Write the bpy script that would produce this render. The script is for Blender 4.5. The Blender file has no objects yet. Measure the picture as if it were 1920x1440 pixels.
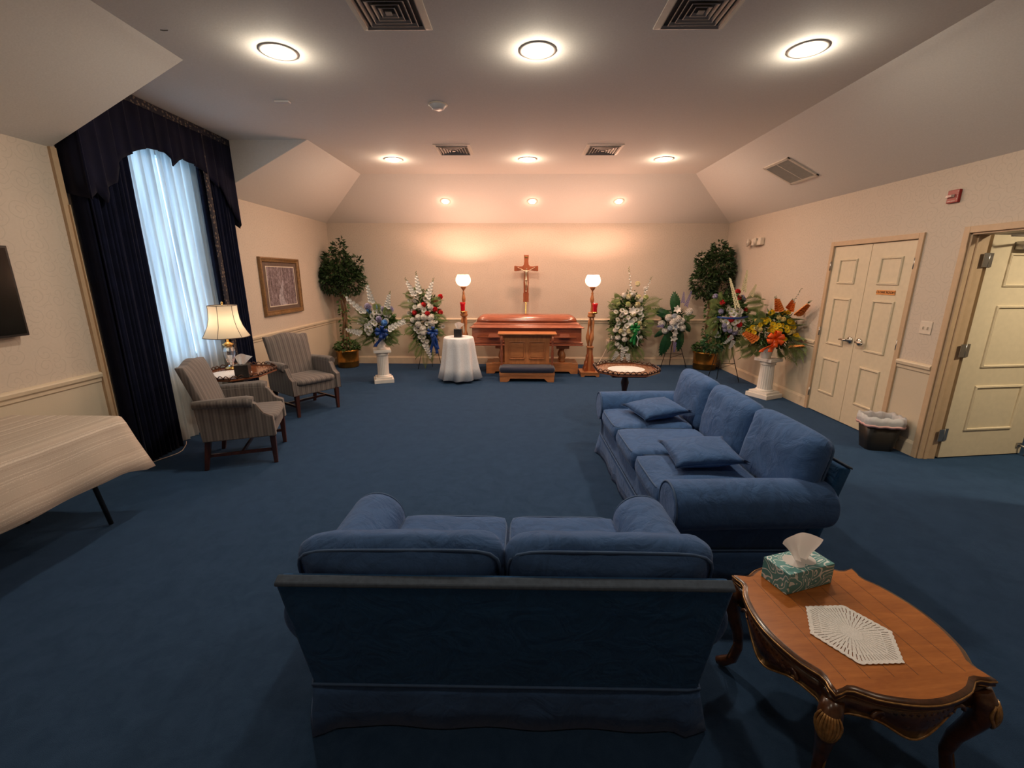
import bpy, bmesh, math, random
from mathutils import Vector, Matrix, noise as mnoise
random.seed(7)
PI = math.pi
sc = bpy.context.scene
C = sc.collection

# ------------------------------------------------------------ camera
cam_d = bpy.data.cameras.new('camera'); cam = bpy.data.objects.new('camera', cam_d); C.objects.link(cam)
cam_d.sensor_width = 36.0; cam_d.lens = 814.27*36/1920; cam_d.clip_start = 0.05
_yaw, _pitch, _roll = .0153, .2438, .0024
_f = Vector((-math.sin(_yaw)*math.cos(_pitch), math.cos(_yaw)*math.cos(_pitch), -math.sin(_pitch)))
_r = Vector((math.cos(_yaw), math.sin(_yaw), 0)); _u = _r.cross(_f)
_r2 = _r*math.cos(_roll)+_u*math.sin(_roll); _u2 = _u*math.cos(_roll)-_r*math.sin(_roll)
M3 = Matrix((_r2, _u2, -_f)).transposed()
cam.matrix_world = Matrix.Translation((0, 0, 1.6611)) @ M3.to_4x4()
sc.camera = cam

# ------------------------------------------------------------ colour, world, lamps
sc.view_settings.view_transform = 'Standard'; sc.view_settings.look = 'None'
sc.view_settings.exposure = 0.12; sc.view_settings.gamma = 1.0
sc.view_settings.use_curve_mapping = False
SKY = 3.0             # daylight outside the window
CAN = 20.0            # ceiling cans, front row
CAN_B = 20.0          # ceiling cans, back row
EYE = 17.0            # pink-tinted cans in the back slope
GLOBE = 48.0           # torchiere bulbs
LAMP = 1.7            # table lamp
w = bpy.data.worlds.new('world'); sc.world = w; w.use_nodes = True
bg = w.node_tree.nodes['Background']; bg.inputs[0].default_value = (.50, .76, 1.0, 1); bg.inputs[1].default_value = SKY
sc.cycles.max_bounces = 8; sc.cycles.diffuse_bounces = 5; sc.cycles.glossy_bounces = 3
sc.cycles.transmission_bounces = 6; sc.cycles.transparent_max_bounces = 12
sc.cycles.sample_clamp_indirect = 4.0
sc.cycles.use_denoising = True
sc.cycles.caustics_reflective = False; sc.cycles.caustics_refractive = False

XL, XR, YB, YF = -3.506, 3.765, 8.3, -2.6
HW, HC = 2.586, 3.148
XCL, XCR, YC = -2.401, 2.628, 7.087
YD1, YD2 = 3.52, 5.385

def lamp(kind, name, loc, energy, color, parent=None, size=.1, rot=None, spread=None, spot=None):
    d = bpy.data.lights.new(name, kind); d.energy = energy; d.color = color
    if kind == 'AREA':
        d.shape = 'DISK'; d.size = size
        if spread: d.spread = spread
    elif kind == 'SPOT':
        d.shadow_soft_size = size; d.spot_size = spot or 1.6; d.spot_blend = .7
    else: d.shadow_soft_size = size
    o = bpy.data.objects.new(name, d); C.objects.link(o); o.location = loc
    if rot: o.rotation_euler = rot
    if parent: o.parent = parent
    return o

# ------------------------------------------------------------ materials
def nt(name):
    m = bpy.data.materials.new(name); m.use_nodes = True
    return m, m.node_tree, m.node_tree.nodes['Principled BSDF']
def N(t, typ, **kw):
    n = t.nodes.new(typ)
    for k, v in kw.items():
        if hasattr(n, k) and not k.startswith('i_'): setattr(n, k, v)
        else: n.inputs[k.replace('i_', '')].default_value = v
    return n
def ramp(t, fac, stops):
    r = t.nodes.new('ShaderNodeValToRGB'); e = r.color_ramp.elements
    while len(e) < len(stops): e.new(.5)
    for i, (p, c) in enumerate(stops):
        e[i].position = p; e[i].color = (*c, 1) if len(c) == 3 else c
    t.links.new(fac, r.inputs[0]); return r.outputs[0]
def mixc(t, fac, a, b, mode='MIX'):
    n = t.nodes.new('ShaderNodeMix'); n.data_type = 'RGBA'; n.blend_type = mode
    if isinstance(fac, (int, float)): n.inputs[0].default_value = fac
    else: t.links.new(fac, n.inputs[0])
    for i, v in ((6, a), (7, b)):
        if isinstance(v, tuple): n.inputs[i].default_value = (*v, 1)
        else: t.links.new(v, n.inputs[i])
    return n.outputs[2]
def math_(t, op, a, b=0.0):
    n = t.nodes.new('ShaderNodeMath'); n.operation = op
    for i, v in ((0, a), (1, b)):
        if isinstance(v, (int, float)): n.inputs[i].default_value = v
        else: t.links.new(v, n.inputs[i])
    return n.outputs[0]
def bump(t, b, h, strength=.3, dist=.002):
    n = t.nodes.new('ShaderNodeBump'); n.inputs['Strength'].default_value = strength; n.inputs['Distance'].default_value = dist
    t.links.new(h, n.inputs['Height']); t.links.new(n.outputs[0], b.inputs['Normal'])
def noise(t, scale, detail=3, vec=None, dist=0.0, rough=.5):
    n = t.nodes.new('ShaderNodeTexNoise'); n.inputs['Scale'].default_value = scale
    n.inputs['Detail'].default_value = detail; n.inputs['Distortion'].default_value = dist; n.inputs['Roughness'].default_value = rough
    if vec: t.links.new(vec, n.inputs['Vector'])
    return n.outputs[0]
def coord(t, what='Object'):
    return t.nodes.new('ShaderNodeTexCoord').outputs[what]
def mapping(t, vec, scale=(1, 1, 1), rot=(0, 0, 0)):
    n = t.nodes.new('ShaderNodeMapping'); n.inputs['Scale'].default_value = scale; n.inputs['Rotation'].default_value = rot
    t.links.new(vec, n.inputs[0]); return n.outputs[0]

def simple(name, col, rough=.5, metal=0.0, var=.0, scale=20, bumps=0.0, sheen=0.0, spec=.5, coat=0.0):
    m, t, b = nt(name)
    b.inputs['Roughness'].default_value = rough; b.inputs['Metallic'].default_value = metal
    b.inputs['Specular IOR Level'].default_value = spec; b.inputs['Coat Weight'].default_value = coat
    b.inputs['Sheen Weight'].default_value = sheen
    nz = noise(t, scale, 4, coord(t))
    lo = tuple(max(0, c*(1-var)) for c in col); hi = tuple(min(1, c*(1+var)) for c in col)
    t.links.new(ramp(t, nz, [(.3, lo), (.7, hi)]), b.inputs['Base Color'])
    if bumps: bump(t, b, nz, bumps, .003)
    return m
def wood(name, dark, light, rough=.3, scale=1.0, axis=(1, 8, 8), coat=.3, bumps=.05):
    m, t, b = nt(name)
    v = mapping(t, coord(t), tuple(a*scale for a in axis))
    g = noise(t, 3.0, 6, v, 1.2, .6); g2 = noise(t, 24, 3, v, .3)
    f = math_(t, 'ADD', math_(t, 'MULTIPLY', g, .75), math_(t, 'MULTIPLY', g2, .25))
    t.links.new(ramp(t, f, [(.3, dark), (.52, tuple((a+c)/2 for a, c in zip(dark, light))), (.7, light)]), b.inputs['Base Color'])
    b.inputs['Roughness'].default_value = rough; b.inputs['Coat Weight'].default_value = coat; b.inputs['Coat Roughness'].default_value = .2
    bump(t, b, f, bumps, .002)
    return m
def emit(name, col, strength):
    m, t, b = nt(name)
    b.inputs['Base Color'].default_value = (.9, .9, .9, 1)
    b.inputs['Emission Color'].default_value = (*col, 1); b.inputs['Emission Strength'].default_value = strength
    return m
def scroll(t, vec, scale, width=.035, dist=1.6):
    """thin curling contour lines"""
    n1 = noise(t, scale, 1, vec, dist)
    a = math_(t, 'ABSOLUTE', math_(t, 'SUBTRACT', math_(t, 'FRACT', math_(t, 'MULTIPLY', n1, 5.0)), .5))
    return math_(t, 'LESS_THAN', a, width*2)

def curls(t, v, scale, turns=3.2, width=.16, reach=.46):
    """curling vine tendrils on a wall: a spiral in every cell of a 2D cell pattern"""
    sp = t.nodes.new('ShaderNodeSeparateXYZ'); t.links.new(v, sp.inputs[0])
    cb = t.nodes.new('ShaderNodeCombineXYZ'); t.links.new(math_(t, 'ADD', sp.outputs[0], sp.outputs[1]), cb.inputs[0]); t.links.new(sp.outputs[2], cb.inputs[1])
    nz = t.nodes.new('ShaderNodeTexNoise'); nz.inputs['Scale'].default_value = 9; nz.inputs['Detail'].default_value = 1; t.links.new(cb.outputs[0], nz.inputs['Vector'])
    off = t.nodes.new('ShaderNodeVectorMath'); off.operation = 'SCALE'; off.inputs['Scale'].default_value = .05; t.links.new(nz.outputs[1], off.inputs[0])
    ad = t.nodes.new('ShaderNodeVectorMath'); ad.operation = 'ADD'; t.links.new(cb.outputs[0], ad.inputs[0]); t.links.new(off.outputs[0], ad.inputs[1])
    vo = t.nodes.new('ShaderNodeTexVoronoi'); vo.voronoi_dimensions = '2D'; vo.inputs['Scale'].default_value = scale; t.links.new(ad.outputs[0], vo.inputs['Vector'])
    df = t.nodes.new('ShaderNodeVectorMath'); df.operation = 'SUBTRACT'; t.links.new(ad.outputs[0], df.inputs[0]); t.links.new(vo.outputs['Position'], df.inputs[1])
    s2 = t.nodes.new('ShaderNodeSeparateXYZ'); t.links.new(df.outputs[0], s2.inputs[0])
    ang = math_(t, 'DIVIDE', math_(t, 'ARCTAN2', s2.outputs[1], s2.outputs[0]), 2*PI)
    sc_ = t.nodes.new('ShaderNodeSeparateXYZ'); t.links.new(vo.outputs['Color'], sc_.inputs[0])
    sign = math_(t, 'SUBTRACT', math_(t, 'MULTIPLY', math_(t, 'GREATER_THAN', sc_.outputs[0], .5), 2.0), 1.0)
    f = math_(t, 'FRACT', math_(t, 'ADD', math_(t, 'ADD', math_(t, 'MULTIPLY', vo.outputs['Distance'], turns), math_(t, 'MULTIPLY', ang, sign)), sc_.outputs[1]))
    return math_(t, 'MULTIPLY', math_(t, 'LESS_THAN', f, width), math_(t, 'LESS_THAN', vo.outputs['Distance'], reach+.2))
def make_wallpaper():
    m, t, b = nt('wallpaper')
    v = coord(t)
    base = mixc(t, noise(t, 60, 2, v), (.585, .50, .415), (.645, .555, .465))
    s = curls(t, v, 8.5)
    paper = mixc(t, math_(t, 'MULTIPLY', s, .34), base, (.44, .38, .31))
    plain = mixc(t, noise(t, 150, 2, v), (.57, .49, .37), (.63, .545, .42))
    sep = t.nodes.new('ShaderNodeSeparateXYZ'); t.links.new(v, sep.inputs[0])
    up = math_(t, 'GREATER_THAN', sep.outputs[2], .85)
    t.links.new(mixc(t, up, plain, paper), b.inputs['Base Color'])
    b.inputs['Roughness'].default_value = .65; b.inputs['Specular IOR Level'].default_value = .25
    bump(t, b, noise(t, 200, 2, v), .15, .001)
    return m
def make_carpet():
    m, t, b = nt('carpet')
    v = coord(t)
    a = noise(t, 9.0, 7, v, .6, .75); f = noise(t, 420, 2, v)
    c1 = ramp(t, a, [(.38, (.0085, .027, .059)), (.62, (.022, .052, .104))])
    c = mixc(t, f, c1, (.028, .058, .118))
    t.links.new(c, b.inputs['Base Color']); b.inputs['Roughness'].default_value = .95
    b.inputs['Specular IOR Level'].default_value = .1; b.inputs['Sheen Weight'].default_value = .25
    b.inputs['Sheen Tint'].default_value = (.25, .5, 1, 1); b.inputs['Sheen Roughness'].default_value = .4
    bump(t, b, f, .6, .004)
    return m
def make_ceiling():
    m, t, b = nt('ceiling_paint')
    v = coord(t); f = noise(t, 90, 3, v)
    t.links.new(ramp(t, f, [(.3, (.76, .735, .69)), (.7, (.81, .785, .74))]), b.inputs['Base Color'])
    b.inputs['Roughness'].default_value = .8; b.inputs['Specular IOR Level'].default_value = .15
    bump(t, b, f, .2, .002); return m
def make_damask(name, c0, c1, fade=None):
    m, t, b = nt(name)
    v = coord(t)
    s = scroll(t, v, 3.2, .11, 1.4)
    weave = noise(t, 330, 2, v); blot = noise(t, 3, 4, v)
    base = mixc(t, weave, c0, c1)
    c = mixc(t, math_(t, 'MULTIPLY', s, .22), base, tuple(x*.45 for x in c0))
    c = mixc(t, math_(t, 'MULTIPLY', blot, .25), c, tuple(min(1, x*1.5) for x in c1))
    t.links.new(c, b.inputs['Base Color']); b.inputs['Roughness'].default_value = .85
    b.inputs['Specular IOR Level'].default_value = .2; b.inputs['Sheen Weight'].default_value = .22
    b.inputs['Sheen Tint'].default_value = (.5, .65, 1, 1)
    n1 = t.nodes.new('ShaderNodeBump'); n1.inputs['Strength'].default_value = .55; n1.inputs['Distance'].default_value = .02
    t.links.new(noise(t, 7, 3, mapping(t, v, (1, 1, 1)), 1.6, .55), n1.inputs['Height'])
    n2 = t.nodes.new('ShaderNodeBump'); n2.inputs['Strength'].default_value = .35; n2.inputs['Distance'].default_value = .002
    t.links.new(math_(t, 'ADD', math_(t, 'MULTIPLY', weave, .6), math_(t, 'MULTIPLY', s, .35)), n2.inputs['Height'])
    t.links.new(n1.outputs[0], n2.inputs['Normal']); t.links.new(n2.outputs[0], b.inputs['Normal'])
    return m
def make_stripe():
    m, t, b = nt('striped_fabric')
    tc = t.nodes.new('ShaderNodeTexCoord')
    so = t.nodes.new('ShaderNodeSeparateXYZ'); t.links.new(tc.outputs['Object'], so.inputs[0])
    sn = t.nodes.new('ShaderNodeSeparateXYZ'); t.links.new(tc.outputs['Normal'], sn.inputs[0])
    side = math_(t, 'GREATER_THAN', math_(t, 'ABSOLUTE', sn.outputs[0]), .72)
    k = t.nodes.new('ShaderNodeMix'); t.links.new(side, k.inputs[0]); t.links.new(so.outputs[0], k.inputs[2]); t.links.new(so.outputs[1], k.inputs[3])
    s1 = math_(t, 'SINE', math_(t, 'MULTIPLY', k.outputs[0], 260.0)); s2 = math_(t, 'SINE', math_(t, 'MULTIPLY', k.outputs[0], 97.0))
    f = math_(t, 'ADD', math_(t, 'MULTIPLY', math_(t, 'ADD', s1, s2), .2), .5)
    c = ramp(t, f, [(.15, (.075, .063, .058)), (.5, (.145, .122, .108)), (.85, (.215, .185, .165))])
    c = mixc(t, noise(t, 300, 2, tc.outputs['Object']), c, mixc(t, .6, c, (.12, .10, .10)))
    t.links.new(c, b.inputs['Base Color']); b.inputs['Roughness'].default_value = .8; b.inputs['Sheen Weight'].default_value = .2
    return m
def make_sheer():
    m, t, b = nt('sheer_curtain')
    t.nodes.remove(b); out = t.nodes['Material Output']
    v = coord(t)   # gathered cloth: dense and thin bands; fold light and dark put into the colour
    g = noise(t, 15, 3, mapping(t, v, (.2, 1, .05)), .4); w_ = noise(t, 46, 2, mapping(t, v, (.2, 1, .03)), .2)
    f = math_(t, 'ADD', math_(t, 'MULTIPLY', g, .7), math_(t, 'MULTIPLY', w_, .3))
    d = t.nodes.new('ShaderNodeBsdfDiffuse'); d.inputs[0].default_value = (.80, .80, .78, 1)
    tr = t.nodes.new('ShaderNodeBsdfTranslucent'); t.links.new(ramp(t, f, [(.34, (.40, .44, .48)), (.52, (.70, .73, .74)), (.66, (.96, .97, .96))]), tr.inputs[0])
    tp = t.nodes.new('ShaderNodeBsdfTransparent'); tp.inputs[0].default_value = (.9, .93, .95, 1)
    a = t.nodes.new('ShaderNodeMixShader'); a.inputs[0].default_value = .58; t.links.new(d.outputs[0], a.inputs[1]); t.links.new(tr.outputs[0], a.inputs[2])
    c = t.nodes.new('ShaderNodeMixShader'); c.inputs[0].default_value = .02; t.links.new(a.outputs[0], c.inputs[1]); t.links.new(tp.outputs[0], c.inputs[2])
    t.links.new(c.outputs[0], out.inputs[0]); return m
def translucent(name, col, glow, gs, mixv=.5):
    m, t, b = nt(name)
    t.nodes.remove(b); out = t.nodes['Material Output']
    d = t.nodes.new('ShaderNodeBsdfDiffuse'); d.inputs[0].default_value = (*col, 1)
    tr = t.nodes.new('ShaderNodeBsdfTranslucent'); tr.inputs[0].default_value = (*col, 1)
    a = t.nodes.new('ShaderNodeMixShader'); a.inputs[0].default_value = mixv; t.links.new(d.outputs[0], a.inputs[1]); t.links.new(tr.outputs[0], a.inputs[2])
    last = a.outputs[0]
    if gs:
        e = t.nodes.new('ShaderNodeEmission'); e.inputs[0].default_value = (*glow, 1); e.inputs[1].default_value = gs
        s = t.nodes.new('ShaderNodeAddShader'); t.links.new(last, s.inputs[0]); t.links.new(e.outputs[0], s.inputs[1]); last = s.outputs[0]
    t.links.new(last, out.inputs[0]); return m
def glassy(name, col=(1, 1, 1), tp=.6, rough=.02):
    m, t, b = nt(name)
    t.nodes.remove(b); out = t.nodes['Material Output']
    g = t.nodes.new('ShaderNodeBsdfGlossy'); g.inputs['Roughness'].default_value = rough; g.inputs[0].default_value = (*col, 1)
    p = t.nodes.new('ShaderNodeBsdfTransparent'); p.inputs[0].default_value = (*col, 1)
    a = t.nodes.new('ShaderNodeMixShader'); a.inputs[0].default_value = tp
    t.links.new(g.outputs[0], a.inputs[1]); t.links.new(p.outputs[0], a.inputs[2]); t.links.new(a.outputs[0], out.inputs[0]); return m
def make_cloth_stripe():
    m, t, b = nt('woven_tablecloth')
    v = coord(t); sp = t.nodes.new('ShaderNodeSeparateXYZ'); t.links.new(v, sp.inputs[0])
    k = math_(t, 'SUBTRACT', sp.outputs[0], sp.outputs[2])
    k = math_(t, 'ADD', k, math_(t, 'MULTIPLY', noise(t, 6, 2, v), .012))
    cb = t.nodes.new('ShaderNodeCombineXYZ'); t.links.new(k, cb.inputs[0])
    n1 = noise(t, 26, 4, cb.outputs[0], 0, .7)
    f = math_(t, 'ADD', math_(t, 'MULTIPLY', n1, .8), math_(t, 'MULTIPLY', noise(t, 260, 2, v), .2))
    c = ramp(t, f, [(.40, (.42, .34, .275)), (.46, (.52, .43, .355)), (.52, (.50, .42, .345)), (.58, (.70, .61, .52))])
    t.links.new(c, b.inputs['Base Color']); b.inputs['Roughness'].default_value = .9
    bump(t, b, f, .3, .002); return m
def make_print():
    m, t, b = nt('winter_stream_print')
    v = coord(t)   # local y = across the print, z = up
    sp = t.nodes.new('ShaderNodeSeparateXYZ'); t.links.new(v, sp.inputs[0])
    trees = noise(t, 9, 4, mapping(t, v, (1, 5, .35)), .2, .7)
    fine = noise(t, 26, 5, v, .6, .75)
    f = math_(t, 'ADD', math_(t, 'MULTIPLY', trees, .45), math_(t, 'MULTIPLY', fine, .55))
    c = ramp(t, f, [(.38, (.045, .03, .035)), (.48, (.16, .115, .125)), (.58, (.34, .28, .31)), (.68, (.62, .58, .63))])
    path = math_(t, 'SUBTRACT', sp.outputs[1], math_(t, 'MULTIPLY', math_(t, 'SINE', math_(t, 'MULTIPLY', sp.outputs[2], 10.0)), .05))
    wdt = math_(t, 'SUBTRACT', .03, math_(t, 'MULTIPLY', sp.outputs[2], .22))
    on = math_(t, 'LESS_THAN', math_(t, 'ABSOLUTE', path), wdt)
    c = mixc(t, math_(t, 'MULTIPLY', math_(t, 'MULTIPLY', on, fine), .8), c, mixc(t, fine, (.35, .32, .40), (.95, .93, 1.0)))
    t.links.new(c, b.inputs['Base Color']); b.inputs['Roughness'].default_value = .3; return m
def make_teal_box():
    m, t, b = nt('teal_leaf_carton')
    v = coord(t)
    n1 = noise(t, 13, 1, v, 1.0)
    a = math_(t, 'ABSOLUTE', math_(t, 'SUBTRACT', math_(t, 'FRACT', math_(t, 'MULTIPLY', n1, 9.0)), .5))
    f = math_(t, 'LESS_THAN', a, .13)
    t.links.new(mixc(t, f, (.10, .30, .30), (.74, .80, .78)), b.inputs['Base Color']); b.inputs['Roughness'].default_value = .45; return m
def make_trim_braid():
    m, t, b = nt('braid_band')
    v = coord(t); vo = t.nodes.new('ShaderNodeTexVoronoi'); vo.inputs['Scale'].default_value = 32; t.links.new(v, vo.inputs['Vector'])
    t.links.new(ramp(t, vo.outputs['Distance'], [(.25, (.16, .12, .09)), (.42, (.008, .008, .02))]), b.inputs['Base Color'])
    b.inputs['Roughness'].default_value = .8; return m

M = {}
M['wallpaper'] = make_wallpaper(); M['carpet'] = make_carpet(); M['ceiling'] = make_ceiling()
M['trim'] = simple('trim_paint', (.68, .57, .42), .4, var=.04)
M['casing'] = simple('casing_paint', (.56, .40, .255), .42, var=.05)
M['door'] = simple('door_paint', (.70, .61, .45), .38, var=.04)
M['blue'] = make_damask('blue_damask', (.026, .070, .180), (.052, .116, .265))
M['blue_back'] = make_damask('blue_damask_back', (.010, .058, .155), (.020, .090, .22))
M['bluepipe'] = simple('blue_welt', (.045, .095, .20), .8, var=.1)
M['dust'] = simple('worn_top_edge', (.058, .080, .115), .9, var=.2, scale=60)
M['stripe'] = make_stripe()
M['mahog'] = wood('mahogany', (.022, .006, .004), (.10, .028, .014), .3, 1, (8, 8, 1))
M['traywood'] = wood('tray_cherry', (.15, .038, .012), (.36, .115, .035), .18, 1, (2, 8, 2), coat=.8)
M['traydark'] = wood('tray_edge', (.035, .012, .006), (.14, .05, .02), .3, 1, (6, 6, 6))
M['top'] = wood('table_top_cherry', (.30, .085, .013), (.50, .165, .030), .26, 1, (1.2, 7, 2), coat=.25)
M['carved'] = wood('carved_walnut', (.03, .010, .004), (.15, .055, .018), .28, 1, (6, 6, 6), coat=.5)
M['gilt'] = simple('rubbed_gilt', (.45, .24, .08), .3, .35, .4, 60)
M['casket'] = wood('casket_cherry', (.20, .048, .022), (.38, .110, .050), .2, 1, (1, 9, 9), coat=.8)
M['oak'] = wood('oak', (.34, .120, .040), (.62, .245, .088), .38, 1, (6, 6, 1), coat=.2)
M['oakh'] = wood('oak_flat', (.34, .120, .040), (.62, .245, .088), .38, 1, (1, 8, 8), coat=.2)
M['crossw'] = wood('cross_wood', (.24, .06, .02), (.40, .12, .045), .35, 1, (8, 8, 1))
M['brass'] = simple('brass', (.72, .45, .16), .22, 1.0, .1)
M['bronze'] = simple('pale_bronze', (.62, .50, .36), .35, .8, .15, 50)
M['steel'] = simple('steel', (.42, .40, .38), .3, .9, .08)
M['chrome'] = simple('satin_nickel', (.62, .58, .52), .2, 1.0, .05)
M['navy'] = simple('navy_drape', (.0045, .0065, .022), .95, 0, .25, 8, .1, sheen=.05, spec=.15)
M['navyv'] = simple('navy_valance', (.0055, .006, .019), .95, 0, .25, 8, .1, sheen=.06, spec=.15)
M['braid'] = make_trim_braid(); M['sheer'] = make_sheer()
M['white'] = simple('white_plaster', (.80, .77, .72), .6, 0, .04, 12, .05)
M['lace'] = simple('white_lace', (.74, .76, .80), .85, 0, .10, 90, .4)
M['doily'] = simple('white_crochet', (.82, .78, .74), .9, 0, .12, 220, .5)
M['tissue'] = translucent('tissue_paper', (.86, .84, .82), (1, 1, 1), 0, .35)
M['black'] = simple('black_plastic', (.010, .010, .010), .35, 0, .1)
M['tv'] = simple('tv_black', (.004, .005, .006), .15, 0, .1)
M['blackcard'] = simple('black_leatherette', (.022, .020, .020), .3, 0, .3, 30, coat=.4)
M['teal'] = make_teal_box(); M['cloth'] = make_cloth_stripe(); M['print'] = make_print()
M['frame'] = wood('gilt_frame', (.11, .055, .02), (.34, .18, .065), .35, 1, (6, 6, 6)); M['mat'] = simple('mat_board', (.13, .085, .065), .8, 0, .1)
M['globe'] = translucent('opal_glass', (.80, .70, .55), (1, .80, .52), .55, .12)
M['shade'] = translucent('silk_shade', (.78, .66, .50), (1, .8, .6), 0.0, .55)
M['crystal'] = glassy('crystal', (.93, .95, .97), .55, .05)
M['pane'] = glassy('window_pane', (.93, .97, 1.0), .9, .02)
M['redglass'] = simple('red_glass', (.60, .004, .012), .12, 0, .1, spec=.8)
M['lens'] = emit('lamp_lens', (1, .90, .74), 9.0); M['lensp'] = emit('pink_lamp_lens', (1, .86, .72), 9.0)
M['canring'] = simple('can_trim', (.74, .70, .64), .35, 0, .04)
M['vent'] = simple('vent_metal', (.40, .38, .35), .4, .2, .05); M['ventdark'] = simple('vent_dark', (.045, .045, .042), .7, 0, .1)
M['ventl'] = simple('vent_painted', (.66, .60, .52), .45, 0, .05)
M['plastic'] = simple('ivory_plastic', (.72, .63, .52), .35, 0, .03)
M['whiteplastic'] = simple('white_plastic', (.66, .66, .68), .35, 0, .03)
M['red'] = simple('red_plastic', (.30, .012, .010), .35, 0, .1)
M['mark'] = simple('pale_marks', (.80, .65, .60), .5)
M['ink'] = simple('engraved_ink', (.06, .02, .01), .5)
M['sign'] = simple('sign_brass', (.78, .36, .12), .3, .3, .08)
M['linerw'] = translucent('bin_liner', (.80, .80, .82), (1, 1, 1), 0, .45); M['linerp'] = simple('liner_pink', (.72, .42, .40), .5)
M['leaf'] = simple('ficus_leaf', (.028, .058, .018), .42, 0, .5, 14, spec=.4)
M['leaf2'] = simple('greenery', (.060, .125, .030), .5, 0, .5, 14)
M['leaf3'] = simple('dark_broad_leaf', (.015, .075, .025), .35, 0, .4, 20, spec=.5)
M['palm'] = simple('palm_leaf', (.15, .20, .060), .5, 0, .4, 14)
M['trunk'] = simple('vine_bark', (.15, .085, .040), .85, 0, .4, 40, .4)
M['pot'] = simple('brass_pot', (.36, .17, .035), .26, .85, .35, 10, .1)
M['soil'] = simple('moss', (.03, .05, .015), .9, 0, .4)
M['wire'] = simple('easel_wire', (.05, .04, .03), .4, .6)
def petal(name, c, v=.12): return simple(name, c, .6, 0, v, 60, 0, sheen=.1)
M['f_white'] = petal('petal_white', (.86, .84, .80)); M['f_cream'] = petal('petal_cream', (.80, .76, .52)); M['f_green'] = petal('petal_lime', (.62, .68, .34))
M['f_red'] = petal('petal_red', (.62, .010, .016)); M['f_blue'] = petal('petal_blue', (.16, .40, .78)); M['f_lav'] = petal('petal_lavender', (.40, .38, .56))
M['f_sil'] = petal('petal_silver_blue', (.52, .58, .66)); M['f_pur'] = petal('petal_purple', (.20, .17, .45)); M['f_yel'] = petal('petal_yellow', (.92, .66, .015))
M['f_pyel'] = petal('petal_pale_yellow', (.88, .74, .34)); M['f_org'] = petal('petal_orange', (.95, .34, .07)); M['f_eye'] = petal('flower_eye', (.30, .32, .05))
M['r_blue'] = simple('ribbon_blue', (.012, .055, .26), .35, 0, .2, 20); M['r_green'] = simple('ribbon_green', (.008, .20, .045), .4, 0, .2); M['r_org'] = simple('ribbon_orange', (.85, .11, .012), .35, 0, .15)
M['r_white'] = simple('ribbon_white', (.8, .8, .8), .4)

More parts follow.
